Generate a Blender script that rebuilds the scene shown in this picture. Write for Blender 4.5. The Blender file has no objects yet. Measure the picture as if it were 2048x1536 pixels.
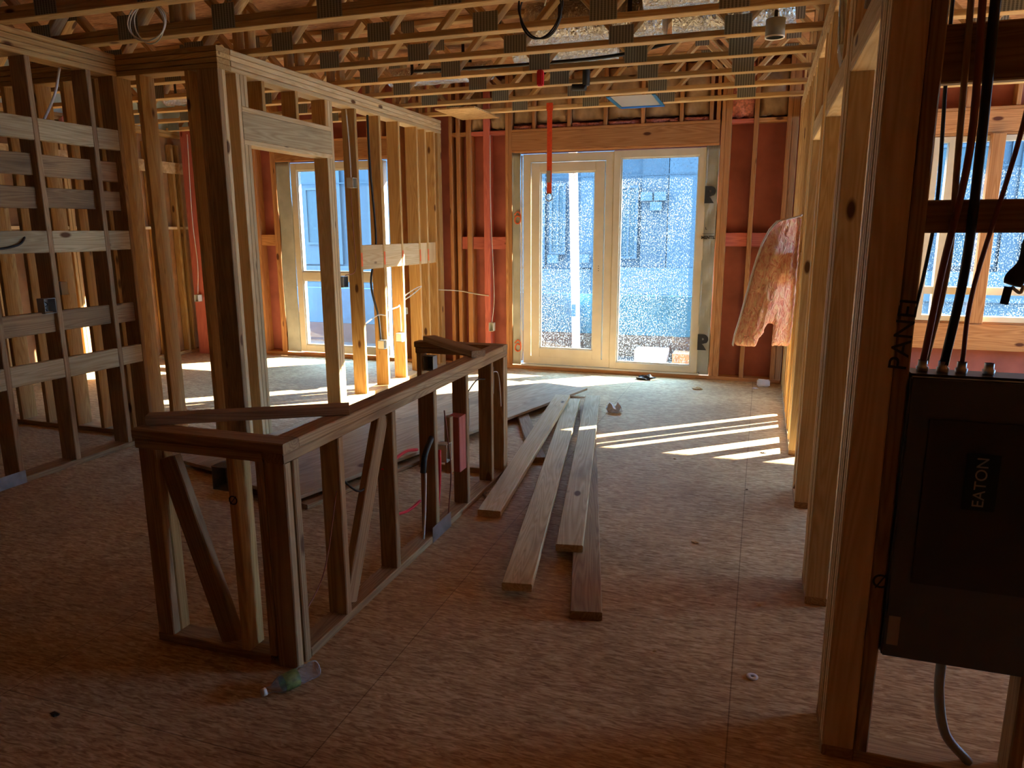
import bpy, bmesh, math, random
from mathutils import Vector, Matrix
C = bpy.context.scene
COL = C.collection
R = random.Random(7)

# ---------------------------------------------------------------- camera, sky, sun, exposure
CAMLOC = Vector((0, 0, 1.6))
YAW, PITCH, ROLL, FPX = -3.26075194e-01, 2.06968386e-01, -3.56167889e-03, 1460.96417
ca, sa, cb, sb, cc, sc_ = math.cos(YAW), math.sin(YAW), math.cos(PITCH), math.sin(PITCH), math.cos(ROLL), math.sin(ROLL)
fw = Vector((sa * cb, ca * cb, -sb)); rt = Vector((ca, -sa, 0)); up = rt.cross(fw)
r2 = cc * rt + sc_ * up; u2 = -sc_ * rt + cc * up
cam = bpy.data.cameras.new('camera'); camo = bpy.data.objects.new('camera', cam); COL.objects.link(camo)
cam.sensor_width = 36; cam.lens = FPX / 2048 * 36; cam.clip_start = 0.05; cam.clip_end = 300
camo.matrix_world = Matrix(((r2.x, u2.x, -fw.x, CAMLOC.x), (r2.y, u2.y, -fw.y, CAMLOC.y), (r2.z, u2.z, -fw.z, CAMLOC.z), (0, 0, 0, 1)))
C.camera = camo
C.view_settings.view_transform = 'Standard'; C.view_settings.look = 'None'
C.view_settings.exposure = 2.3; C.view_settings.gamma = 1; C.view_settings.use_curve_mapping = False
w = bpy.data.worlds.new('sky'); C.world = w; w.use_nodes = True
wn = w.node_tree; bg = wn.nodes['Background']
bg.inputs[0].default_value = (0.30, 0.62, 1.0, 1); bg.inputs[1].default_value = 6.2
SUN = Vector((0.76, 0.65, 0.482)).normalized()
sl = bpy.data.lights.new('sun', 'SUN'); sl.energy = 22; sl.color = (1.0, 0.93, 0.80); sl.angle = math.radians(0.5)
so = bpy.data.objects.new('sun', sl); COL.objects.link(so); so.rotation_euler = SUN.to_track_quat('Z', 'Y').to_euler(); so.location = (20, 20, 20)
cy = C.cycles
cy.use_denoising = True
try: cy.denoiser = 'OPENIMAGEDENOISE'
except Exception: pass
cy.max_bounces = 10; cy.diffuse_bounces = 6; cy.glossy_bounces = 3; cy.transmission_bounces = 6; cy.transparent_max_bounces = 12
cy.sample_clamp_indirect = 8; cy.caustics_reflective = False; cy.caustics_refractive = False

# ---------------------------------------------------------------- materials
MT = {}
def newmat(name):
    m = bpy.data.materials.new(name); m.use_nodes = True; nt = m.node_tree
    b = nt.nodes['Principled BSDF']; MT[name] = m
    return m, nt, b
def nd(nt, t, **k):
    n = nt.nodes.new(t)
    for a, v in k.items():
        if a in n.inputs.keys() if isinstance(a, str) else False: n.inputs[a].default_value = v
        else: setattr(n, a, v)
    return n
def ramp(nt, stops, interp='LINEAR'):
    r = nt.nodes.new('ShaderNodeValToRGB'); e = r.color_ramp.elements; r.color_ramp.interpolation = interp
    while len(e) < len(stops): e.new(0.5)
    for i, (p, c) in enumerate(stops):
        e[i].position = p; e[i].color = (*c, 1) if len(c) == 3 else c
    return r
def L(nt, a, b): nt.links.new(a, b)
def plain(name, col, rough=0.6, metal=0.0, noise=0.0, scale=8.0, bump=0.0, spec=0.4, trans=0.0, alpha=1.0):
    m, nt, b = newmat(name)
    b.inputs['Base Color'].default_value = (*col, 1); b.inputs['Roughness'].default_value = rough
    b.inputs['Metallic'].default_value = metal; b.inputs['Specular IOR Level'].default_value = spec
    if trans: b.inputs['Transmission Weight'].default_value = trans
    tc = nd(nt, 'ShaderNodeTexCoord'); n = nd(nt, 'ShaderNodeTexNoise'); n.inputs['Scale'].default_value = scale; n.inputs['Detail'].default_value = 6
    L(nt, tc.outputs['Object'], n.inputs['Vector'])
    k = max(noise, 0.04)
    r = ramp(nt, [(0.3, tuple(c * (1 - k) for c in col)), (0.7, tuple(min(1, c * (1 + k)) for c in col))])
    L(nt, n.outputs['Fac'], r.inputs[0]); L(nt, r.outputs[0], b.inputs['Base Color'])
    if bump:
        bp = nd(nt, 'ShaderNodeBump'); bp.inputs['Strength'].default_value = bump; bp.inputs['Distance'].default_value = 0.01
        L(nt, n.outputs['Fac'], bp.inputs['Height']); L(nt, bp.outputs[0], b.inputs['Normal'])
    return m
def wood(name, light, dark, knot=(0.12, 0.05, 0.02), rough=0.7, stain=0.0, stain_col=(0.06, 0.055, 0.05), vary=0.22):
    """sawn softwood: grain runs along each board's own local Z"""
    m, nt, b = newmat(name)
    tc = nd(nt, 'ShaderNodeTexCoord'); oi = nd(nt, 'ShaderNodeObjectInfo')
    off = nd(nt, 'ShaderNodeVectorMath', operation='SCALE'); off.inputs[0].default_value = (37, 19, 53)
    L(nt, oi.outputs['Random'], off.inputs['Scale'])
    add = nd(nt, 'ShaderNodeVectorMath', operation='ADD'); L(nt, tc.outputs['Object'], add.inputs[0]); L(nt, off.outputs[0], add.inputs[1])
    mp = nd(nt, 'ShaderNodeMapping'); mp.inputs['Scale'].default_value = (1, 1, 0.05); L(nt, add.outputs[0], mp.inputs['Vector'])
    n1 = nd(nt, 'ShaderNodeTexNoise'); n1.inputs['Scale'].default_value = 9; n1.inputs['Detail'].default_value = 2; n1.inputs['Distortion'].default_value = 0.4
    L(nt, mp.outputs[0], n1.inputs['Vector'])
    # growth rings: contour lines of a stretched noise
    mul = nd(nt, 'ShaderNodeMath', operation='MULTIPLY'); mul.inputs[1].default_value = 40; L(nt, n1.outputs['Fac'], mul.inputs[0])
    fr = nd(nt, 'ShaderNodeMath', operation='PINGPONG'); fr.inputs[1].default_value = 1; L(nt, mul.outputs[0], fr.inputs[0])
    n2 = nd(nt, 'ShaderNodeTexNoise'); n2.inputs['Scale'].default_value = 130; n2.inputs['Detail'].default_value = 3
    mp2 = nd(nt, 'ShaderNodeMapping'); mp2.inputs['Scale'].default_value = (1, 1, 0.03); L(nt, add.outputs[0], mp2.inputs['Vector']); L(nt, mp2.outputs[0], n2.inputs['Vector'])
    mx = nd(nt, 'ShaderNodeMath', operation='MULTIPLY_ADD'); mx.inputs[1].default_value = 0.55; L(nt, fr.outputs[0], mx.inputs[0])
    s2 = nd(nt, 'ShaderNodeMath', operation='MULTIPLY'); s2.inputs[1].default_value = 0.45; L(nt, n2.outputs['Fac'], s2.inputs[0]); L(nt, s2.outputs[0], mx.inputs[2])
    mid = tuple((a + c) / 2 for a, c in zip(light, dark))
    r = ramp(nt, [(0.12, light), (0.5, mid), (0.85, dark)]); L(nt, mx.outputs[0], r.inputs[0])
    # knots
    vk = nd(nt, 'ShaderNodeTexVoronoi'); vk.inputs['Scale'].default_value = 5.2
    mp3 = nd(nt, 'ShaderNodeMapping'); mp3.inputs['Scale'].default_value = (1, 1, 0.42); L(nt, add.outputs[0], mp3.inputs['Vector']); L(nt, mp3.outputs[0], vk.inputs['Vector'])
    rk = ramp(nt, [(0.0, (1, 1, 1)), (0.075, (1, 1, 1)), (0.12, (0, 0, 0))]); L(nt, vk.outputs['Distance'], rk.inputs[0])
    mk = nd(nt, 'ShaderNodeMixRGB'); mk.inputs[2].default_value = (*knot, 1); L(nt, rk.outputs[0], mk.inputs[0]); L(nt, r.outputs[0], mk.inputs[1])
    last = mk.outputs[0]
    if stain:
        ns = nd(nt, 'ShaderNodeTexNoise'); ns.inputs['Scale'].default_value = 3.2; ns.inputs['Detail'].default_value = 5
        mp4 = nd(nt, 'ShaderNodeMapping'); mp4.inputs['Scale'].default_value = (2.5, 2.5, 0.7); L(nt, add.outputs[0], mp4.inputs['Vector']); L(nt, mp4.outputs[0], ns.inputs['Vector'])
        rs = ramp(nt, [(0.52, (0, 0, 0)), (0.72, (stain, stain, stain))]); L(nt, ns.outputs['Fac'], rs.inputs[0])
        ms = nd(nt, 'ShaderNodeMixRGB'); ms.inputs[2].default_value = (*stain_col, 1); L(nt, rs.outputs[0], ms.inputs[0]); L(nt, last, ms.inputs[1]); last = ms.outputs[0]
    hv = nd(nt, 'ShaderNodeHueSaturation')
    mr = nd(nt, 'ShaderNodeMapRange'); mr.inputs['To Min'].default_value = 1 - vary; mr.inputs['To Max'].default_value = 1 + vary * 0.7
    L(nt, oi.outputs['Random'], mr.inputs['Value']); L(nt, mr.outputs[0], hv.inputs['Value']); L(nt, last, hv.inputs['Color'])
    L(nt, hv.outputs[0], b.inputs['Base Color']); b.inputs['Roughness'].default_value = rough; b.inputs['Specular IOR Level'].default_value = 0.25
    bp = nd(nt, 'ShaderNodeBump'); bp.inputs['Strength'].default_value = 0.25; bp.inputs['Distance'].default_value = 0.002
    L(nt, mx.outputs[0], bp.inputs['Height']); L(nt, bp.outputs[0], b.inputs['Normal'])
    return m
wood('pine', (0.62, 0.405, 0.165), (0.42, 0.225, 0.075))
wood('pine_truss', (0.66, 0.47, 0.23), (0.46, 0.27, 0.11), stain=0.3)
wood('pine_pale', (0.76, 0.58, 0.33), (0.60, 0.40, 0.19), stain=0.22)
wood('pine_old_or_shaded', (0.48, 0.31, 0.155), (0.28, 0.155, 0.075), stain=0.45, stain_col=(0.09,0.06,0.04))  # weathered pine; its darker tone also stands for shade on recessed blocking
wood('pine_grey', (0.62, 0.50, 0.29), (0.42, 0.30, 0.155), stain=0.35, stain_col=(0.10,0.075,0.05))
wood('fir', (0.58, 0.30, 0.13), (0.38, 0.165, 0.065), knot=(0.10, 0.03, 0.015))
wood('red_wood', (0.58, 0.17, 0.13), (0.42, 0.105, 0.085), knot=(0.15, 0.03, 0.02))
wood('ply', (0.52, 0.36, 0.20), (0.36, 0.22, 0.11), stain=0.5)

def osb(name, c1, c2, c3, seams=None, scale=1.0):
    m, nt, b = newmat(name)
    tc = nd(nt, 'ShaderNodeTexCoord')
    def strands(rot, s):
        mp = nd(nt, 'ShaderNodeMapping'); mp.inputs['Rotation'].default_value = (0, 0, rot); mp.inputs['Scale'].default_value = (14 * s, 75 * s, 14 * s)
        L(nt, tc.outputs['Object'], mp.inputs['Vector'])
        n = nd(nt, 'ShaderNodeTexNoise'); n.inputs['Scale'].default_value = 1; n.inputs['Detail'].default_value = 4; n.inputs['Distortion'].default_value = 1.2
        L(nt, mp.outputs[0], n.inputs['Vector']); return n.outputs['Fac']
    a, c = strands(0.5, scale), strands(-0.8, scale * 0.9)
    ad = nd(nt, 'ShaderNodeMath', operation='MAXIMUM'); L(nt, a, ad.inputs[0]); L(nt, c, ad.inputs[1])
    r = ramp(nt, [(0.42, c1), (0.55, c2), (0.68, c3)]); L(nt, ad.outputs[0], r.inputs[0])
    nl = nd(nt, 'ShaderNodeTexNoise'); nl.inputs['Scale'].default_value = 1.3; nl.inputs['Detail'].default_value = 7; L(nt, tc.outputs['Object'], nl.inputs['Vector'])
    rl = ramp(nt, [(0.3, (0.72, 0.66, 0.62)), (0.7, (1.12, 1.1, 1.08))]); L(nt, nl.outputs['Fac'], rl.inputs[0])
    mm = nd(nt, 'ShaderNodeMixRGB', blend_type='MULTIPLY'); mm.inputs[0].default_value = 1; L(nt, r.outputs[0], mm.inputs[1]); L(nt, rl.outputs[0], mm.inputs[2])
    last = mm.outputs[0]
    if seams:
        br = nd(nt, 'ShaderNodeTexBrick'); br.inputs['Scale'].default_value = 1; br.inputs['Brick Width'].default_value = 2.44; br.inputs['Row Height'].default_value = 1.22
        br.inputs['Mortar Size'].default_value = 0.0022; br.inputs['Mortar Smooth'].default_value = 0; br.offset = 0.5
        br.inputs['Color1'].default_value = (1, 1, 1, 1); br.inputs['Color2'].default_value = (0.9, 0.9, 0.9, 1); br.inputs['Mortar'].default_value = (0.5, 0.47, 0.44, 1)
        sp = nd(nt, 'ShaderNodeSeparateXYZ'); L(nt, tc.outputs['Object'], sp.inputs[0]); cm = nd(nt, 'ShaderNodeCombineXYZ')
        ax = nd(nt, 'ShaderNodeMath', operation='ADD'); ax.inputs[1].default_value = 20 * 1.22 + 0.01; ay = nd(nt, 'ShaderNodeMath', operation='ADD'); ay.inputs[1].default_value = 24.4 - 2.85
        L(nt, sp.outputs[0], ax.inputs[0]); L(nt, sp.outputs[1], ay.inputs[0]); L(nt, ay.outputs[0], cm.inputs[0]); L(nt, ax.outputs[0], cm.inputs[1])
        L(nt, cm.outputs[0], br.inputs['Vector'])
        m3 = nd(nt, 'ShaderNodeMixRGB', blend_type='MULTIPLY'); m3.inputs[0].default_value = 1; L(nt, last, m3.inputs[1]); L(nt, br.outputs['Color'], m3.inputs[2]); last = m3.outputs[0]
    L(nt, last, b.inputs['Base Color']); b.inputs['Roughness'].default_value = 0.75; b.inputs['Specular IOR Level'].default_value = 0.3
    bp = nd(nt, 'ShaderNodeBump'); bp.inputs['Strength'].default_value = 0.35; bp.inputs['Distance'].default_value = 0.002
    L(nt, ad.outputs[0], bp.inputs['Height']); L(nt, bp.outputs[0], b.inputs['Normal'])
osb('osb_floor', (0.33, 0.19, 0.085), (0.55, 0.37, 0.185), (0.75, 0.57, 0.33), seams=True)
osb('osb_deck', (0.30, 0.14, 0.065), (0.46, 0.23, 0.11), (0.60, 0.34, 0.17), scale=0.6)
osb('osb_raw', (0.42, 0.26, 0.11), (0.60, 0.40, 0.19), (0.72, 0.52, 0.28), scale=0.8)
plain('sheathing', (0.40, 0.125, 0.095), 0.75, noise=0.25, scale=3)
plain('cream_frame', (0.66, 0.60, 0.48), 0.45, noise=0.05)
plain('membrane', (0.42, 0.44, 0.42), 0.5, noise=0.15, scale=6, bump=0.4)
plain('board_brown', (0.32, 0.155, 0.06), 0.8, noise=0.3, scale=4)
plain('dark_board', (0.10, 0.06, 0.04), 0.9)
plain('black', (0.012, 0.012, 0.014), 0.5, noise=0.2)
plain('ink', (0.03, 0.03, 0.03), 0.8)
plain('orange_paint', (0.75, 0.13, 0.03), 0.7, noise=0.2)
plain('red_plastic', (0.62, 0.015, 0.03), 0.4)
plain('orange_web', (0.72, 0.075, 0.02), 0.6, noise=0.15, scale=40)
plain('white_plastic', (0.62, 0.62, 0.58), 0.45)
plain('white_paint', (0.85, 0.84, 0.80), 0.6)
plain('grey_plastic', (0.30, 0.32, 0.33), 0.5)
plain('galv', (0.42, 0.44, 0.45), 0.35, metal=0.9, noise=0.2, scale=14)
plain('steel', (0.38, 0.42, 0.46), 0.22, metal=1.0, noise=0.15)
plain('panel_paint', (0.055, 0.055, 0.06), 0.4, metal=0.3)
plain('panel_trim', (0.10, 0.11, 0.12), 0.45, metal=0.4)
plain('badge', (0.004, 0.02, 0.03), 0.3)
plain('label_grey', (0.32, 0.28, 0.28), 0.6)
plain('brown_cable', (0.22, 0.07, 0.04), 0.5)
plain('pink_fibre', (0.70, 0.27, 0.22), 0.95, noise=0.35, scale=45, bump=1.0)
plain('kraft', (0.42, 0.29, 0.18), 0.55, noise=0.3, scale=9, bump=0.9)
plain('drywall_green', (0.46, 0.58, 0.55), 0.8)
plain('blue_tape', (0.02, 0.16, 0.62), 0.5)
plain('blue_sheet', (0.012, 0.125, 0.26), 0.5, noise=0.1)
plain('paper', (0.62, 0.60, 0.62), 0.8, noise=0.15, bump=0.5)
plain('rubber_foam', (0.02, 0.018, 0.02), 0.9)
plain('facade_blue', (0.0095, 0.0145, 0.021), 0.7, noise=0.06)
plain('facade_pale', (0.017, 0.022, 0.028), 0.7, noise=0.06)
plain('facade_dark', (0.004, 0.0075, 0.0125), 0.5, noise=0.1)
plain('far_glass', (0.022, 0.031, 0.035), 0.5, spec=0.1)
plain('concrete', (0.075, 0.08, 0.085), 0.85, noise=0.12)
plain('street', (0.07, 0.07, 0.07), 0.9, noise=0.15, scale=2)
plain('bottle_label', (0.16, 0.20, 0.06), 0.5, noise=0.5, scale=60)
def foil():
    m, nt, b = newmat('foil'); b.inputs['Metallic'].default_value = 0.95; b.inputs['Roughness'].default_value = 0.22; b.inputs['Base Color'].default_value = (0.72, 0.70, 0.66, 1)
    tc = nd(nt, 'ShaderNodeTexCoord'); mp = nd(nt, 'ShaderNodeMapping'); mp.inputs['Scale'].default_value = (38, 38, 9); L(nt, tc.outputs['Object'], mp.inputs['Vector'])
    n = nd(nt, 'ShaderNodeTexNoise'); n.inputs['Scale'].default_value = 1; n.inputs['Detail'].default_value = 4; n.inputs['Distortion'].default_value = 1.5
    mp.inputs['Rotation'].default_value = (0, 0.5, 0.35)
    L(nt, mp.outputs[0], n.inputs['Vector']); bp = nd(nt, 'ShaderNodeBump'); bp.inputs['Strength'].default_value = 1; bp.inputs['Distance'].default_value = 0.06
    L(nt, n.outputs['Fac'], bp.inputs['Height']); L(nt, bp.outputs[0], b.inputs['Normal'])
foil()
def nailplate():
    m, nt, b = newmat('nail_plate'); b.inputs['Metallic'].default_value = 0.35; b.inputs['Roughness'].default_value = 0.5
    tc = nd(nt, 'ShaderNodeTexCoord'); wv = nd(nt, 'ShaderNodeTexWave', bands_direction='X'); wv.inputs['Scale'].default_value = 15; L(nt, tc.outputs['Object'], wv.inputs['Vector'])
    wz = nd(nt, 'ShaderNodeTexWave', bands_direction='Z'); wz.inputs['Scale'].default_value = 28; L(nt, tc.outputs['Object'], wz.inputs['Vector'])
    mn = nd(nt, 'ShaderNodeMath', operation='MULTIPLY'); L(nt, wv.outputs['Fac'], mn.inputs[0]); 
    r1 = ramp(nt, [(0.3, (1, 1, 1)), (0.6, (0.55, 0.55, 0.55))]); L(nt, wz.outputs['Fac'], r1.inputs[0]); L(nt, r1.outputs[0], mn.inputs[1])
    r = ramp(nt, [(0.1, (0.34, 0.35, 0.30)), (0.6, (0.13, 0.13, 0.11))]); L(nt, mn.outputs[0], r.inputs[0]); L(nt, r.outputs[0], b.inputs['Base Color'])
nailplate()
def glass(name, haze, speck):
    m, nt, b = newmat(name); out = nt.nodes['Material Output']; nt.nodes.remove(b)
    tr = nd(nt, 'ShaderNodeBsdfTransparent'); tr.inputs[0].default_value = (0.90, 0.95, 0.97, 1)
    gl = nd(nt, 'ShaderNodeBsdfGlossy'); gl.inputs['Roughness'].default_value = 0.02
    df = nd(nt, 'ShaderNodeBsdfDiffuse'); df.inputs[0].default_value = (0.4, 0.42, 0.45, 1); tl = nd(nt, 'ShaderNodeBsdfTranslucent'); tl.inputs[0].default_value = (0.22, 0.25, 0.27, 1)
    md = nd(nt, 'ShaderNodeMixShader'); md.inputs[0].default_value = 0.6; L(nt, df.outputs[0], md.inputs[1]); L(nt, tl.outputs[0], md.inputs[2])
    m1 = nd(nt, 'ShaderNodeMixShader'); m1.inputs[0].default_value = 0.04; L(nt, tr.outputs[0], m1.inputs[1]); L(nt, gl.outputs[0], m1.inputs[2])
    tc = nd(nt, 'ShaderNodeTexCoord'); mp = nd(nt, 'ShaderNodeMapping'); mp.inputs['Scale'].default_value = (1, 1, 0.6); L(nt, tc.outputs['Object'], mp.inputs['Vector'])
    n = nd(nt, 'ShaderNodeTexNoise'); n.inputs['Scale'].default_value = 105; n.inputs['Detail'].default_value = 3; L(nt, mp.outputs[0], n.inputs['Vector'])
    r = ramp(nt, [(0.585, (0, 0, 0)), (0.635, (1, 1, 1))]); L(nt, n.outputs['Fac'], r.inputs[0])
    n2 = nd(nt, 'ShaderNodeTexNoise'); n2.inputs['Scale'].default_value = 2.2; n2.inputs['Detail'].default_value = 3; L(nt, tc.outputs['Object'], n2.inputs['Vector'])
    rr = ramp(nt, [(0.40, (0.25, 0.25, 0.25)), (0.62, (1, 1, 1))]); L(nt, n2.outputs['Fac'], rr.inputs[0])
    a = nd(nt, 'ShaderNodeMath', operation='MULTIPLY'); L(nt, r.outputs[0], a.inputs[0]); L(nt, rr.outputs[0], a.inputs[1])
    a2 = nd(nt, 'ShaderNodeMath', operation='MULTIPLY_ADD'); L(nt, a.outputs[0], a2.inputs[0]); a2.inputs[1].default_value = speck; a2.inputs[2].default_value = haze
    m2 = nd(nt, 'ShaderNodeMixShader'); L(nt, a2.outputs[0], m2.inputs[0]); L(nt, m1.outputs[0], m2.inputs[1]); L(nt, md.outputs[0], m2.inputs[2])
    L(nt, m2.outputs[0], out.inputs[0])
glass('glass_dirty', 0.002, 0.8); glass('glass_clean', 0.01, 0.03); glass('glass_spotted', 0.002, 0.7)
def siding(name, c1, c2, h):
    m, nt, b = newmat(name); tc = nd(nt, 'ShaderNodeTexCoord'); wv = nd(nt, 'ShaderNodeTexWave', bands_direction='Z', wave_profile='SAW'); wv.inputs['Scale'].default_value = 0.314 / h
    L(nt, tc.outputs['Object'], wv.inputs['Vector']); r = ramp(nt, [(0.0, c2), (0.15, c1), (1, c1)]); L(nt, wv.outputs['Fac'], r.inputs[0]); L(nt, r.outputs[0], b.inputs['Base Color']); b.inputs['Roughness'].default_value = 0.8
siding('siding_pale', (0.026, 0.032, 0.035), (0.012, 0.016, 0.02), 0.18)
def brick():
    m, nt, b = newmat('brick'); tc = nd(nt, 'ShaderNodeTexCoord'); mp = nd(nt, 'ShaderNodeMapping'); mp.inputs['Rotation'].default_value = (math.pi / 2, 0, 0); L(nt, tc.outputs['Object'], mp.inputs['Vector'])
    br = nd(nt, 'ShaderNodeTexBrick'); br.inputs['Scale'].default_value = 1; br.inputs['Brick Width'].default_value = 0.4; br.inputs['Row Height'].default_value = 0.13; br.inputs['Mortar Size'].default_value = 0.015
    br.inputs['Color1'].default_value = (0.021, 0.025, 0.028, 1); br.inputs['Color2'].default_value = (0.028, 0.031, 0.033, 1); br.inputs['Mortar'].default_value = (0.036, 0.038, 0.041, 1)
    L(nt, mp.outputs[0], br.inputs['Vector']); L(nt, br.outputs['Color'], b.inputs['Base Color']); b.inputs['Roughness'].default_value = 0.9
brick()
def fibre():
    m, nt, b = newmat('fibre_face'); tc = nd(nt, 'ShaderNodeTexCoord'); n = nd(nt, 'ShaderNodeTexNoise'); n.inputs['Scale'].default_value = 28; n.inputs['Detail'].default_value = 8; n.inputs['Distortion'].default_value = 2
    mp = nd(nt, 'ShaderNodeMapping'); mp.inputs['Scale'].default_value = (1, 1, 0.5); L(nt, tc.outputs['Object'], mp.inputs['Vector']); L(nt, mp.outputs[0], n.inputs['Vector'])
    r = ramp(nt, [(0.35, (0.72, 0.28, 0.22)), (0.5, (0.85, 0.48, 0.36)), (0.66, (0.86, 0.66, 0.45))]); L(nt, n.outputs['Fac'], r.inputs[0])
    L(nt, r.outputs[0], b.inputs['Base Color']); b.inputs['Roughness'].default_value = 1; bp = nd(nt, 'ShaderNodeBump'); bp.inputs['Strength'].default_value = 1; bp.inputs['Distance'].default_value = 0.02
    L(nt, n.outputs['Fac'], bp.inputs['Height']); L(nt, bp.outputs[0], b.inputs['Normal']); b.inputs['Subsurface Weight'].default_value = 0.0
fibre()
def clear():
    m, nt, b = newmat('clear_plastic'); out = nt.nodes['Material Output']; tr = nd(nt, 'ShaderNodeBsdfTransparent'); tr.inputs[0].default_value = (0.88, 0.88, 0.86, 1)
    b.inputs['Base Color'].default_value = (0.6, 0.6, 0.6, 1); b.inputs['Roughness'].default_value = 0.12; b.inputs['Specular IOR Level'].default_value = 1
    lw = nd(nt, 'ShaderNodeLayerWeight'); lw.inputs[0].default_value = 0.35; mx = nd(nt, 'ShaderNodeMixShader'); L(nt, lw.outputs['Facing'], mx.inputs[0]); L(nt, tr.outputs[0], mx.inputs[1]); L(nt, b.outputs[0], mx.inputs[2]); L(nt, mx.outputs[0], out.inputs[0])
clear()

# ---------------------------------------------------------------- builders
def tag(o, label=None, cat=None, group=None, kind=None):
    if label: o['label'] = label
    if cat: o['category'] = cat
    if group: o['group'] = group
    if kind: o['kind'] = kind
    return o
def empty(name, loc, label=None, cat=None, group=None, kind=None):
    o = bpy.data.objects.new(name, None); COL.objects.link(o); o.location = loc; o.empty_display_size = 0.05
    return tag(o, label, cat, group, kind)
def wloc(o):
    v = Vector((0, 0, 0))
    while o: v = v + o.location; o = o.parent
    return v
def put(name, me, mw, parent=None):
    o = bpy.data.objects.new(name, me); COL.objects.link(o)
    if parent:
        o.parent = parent
        if parent.type == 'EMPTY' and not parent.rotation_euler.x and not parent.rotation_euler.z:
            o.matrix_basis = Matrix.Translation(-wloc(parent)) @ mw
        else:
            pm = Matrix.Identity(4); p = parent; ch = []
            while p: ch.append(p.matrix_basis.copy()); p = p.parent
            for m in reversed(ch): pm = pm @ m
            o.matrix_basis = pm.inverted() @ mw
    else: o.matrix_basis = mw
    return o
CACHE = {}
def board_mesh(wd, th, ln, mat, ch=0.004):
    key = (round(wd, 4), round(th, 4), round(ln, 4), mat)
    if key in CACHE: return CACHE[key]
    c = min(ch, th * 0.2, wd * 0.2); a, b_ = wd / 2, th / 2
    pr = [(a - c, -b_), (a, -b_ + c), (a, b_ - c), (a - c, b_), (-a + c, b_), (-a, b_ - c), (-a, -b_ + c), (-a + c, -b_)]
    vs = [(x, y, 0) for x, y in pr] + [(x, y, ln) for x, y in pr]
    fs = [tuple(range(7, -1, -1)), tuple(range(8, 16))] + [(i, (i + 1) % 8, 8 + (i + 1) % 8, 8 + i) for i in range(8)]
    me = bpy.data.meshes.new('board'); me.from_pydata(vs, [], fs); me.materials.append(MT[mat]); CACHE[key] = me
    return me
def board(name, a, b, wd, th, wdir, mat, parent=None):
    """lumber from a to b (centre line); wd is measured along wdir, th across it"""
    a, b = Vector(a), Vector(b); z = (b - a).normalized(); x = Vector(wdir); x = (x - z * x.dot(z)).normalized(); y = z.cross(x)
    mw = Matrix(((x.x, y.x, z.x, a.x), (x.y, y.y, z.y, a.y), (x.z, y.z, z.z, a.z), (0, 0, 0, 1)))
    return put(name, board_mesh(wd, th, (b - a).length, mat), mw, parent)
AX = (Vector((1, 0, 0)), Vector((0, 1, 0)), Vector((0, 0, 1)))
def bx(name, x0, x1, y0, y1, z0, z1, mat, parent=None):
    lo, hi = Vector((x0, y0, z0)), Vector((x1, y1, z1)); d = hi - lo; c = (lo + hi) / 2
    i = max(range(3), key=lambda k: d[k]); j = (i + 1) % 3; k = (i + 2) % 3
    a = c.copy(); b = c.copy(); a[i] = lo[i]; b[i] = hi[i]
    if d[j] >= d[k]: return board(name, a, b, d[j], d[k], AX[j], mat, parent)
    return board(name, a, b, d[k], d[j], AX[k], mat, parent)
def bmesh_obj(name, bm, mat, parent=None, origin=(0, 0, 0), smooth=False):
    me = bpy.data.meshes.new(name); bm.to_mesh(me); bm.free()
    for m in (mat if isinstance(mat, (list, tuple)) else [mat]): me.materials.append(MT[m])
    if smooth:
        for p in me.polygons: p.use_smooth = True
    return put(name, me, Matrix.Translation(Vector(origin)), parent)
def abox(bm, x0, x1, y0, y1, z0, z1):
    vs = [bm.verts.new(p) for p in ((x0, y0, z0), (x1, y0, z0), (x1, y1, z0), (x0, y1, z0), (x0, y0, z1), (x1, y0, z1), (x1, y1, z1), (x0, y1, z1))]
    for f in ((0, 3, 2, 1), (4, 5, 6, 7), (0, 1, 5, 4), (1, 2, 6, 5), (2, 3, 7, 6), (3, 0, 4, 7)): bm.faces.new([vs[i] for i in f])
def boxes(name, rects, mat, parent=None, bevel=0.0):
    """several boxes of ONE part (a frame) as one mesh, origin at its centre"""
    o = Vector([(min(r[2 * i] for r in rects) + max(r[2 * i + 1] for r in rects)) / 2 for i in range(3)])
    bm = bmesh.new()
    for r in rects: abox(bm, r[0] - o.x, r[1] - o.x, r[2] - o.y, r[3] - o.y, r[4] - o.z, r[5] - o.z)
    if bevel: bmesh.ops.bevel(bm, geom=list(bm.edges), offset=bevel, segments=2, affect='EDGES')
    return bmesh_obj(name, bm, mat, parent, o)
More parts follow.
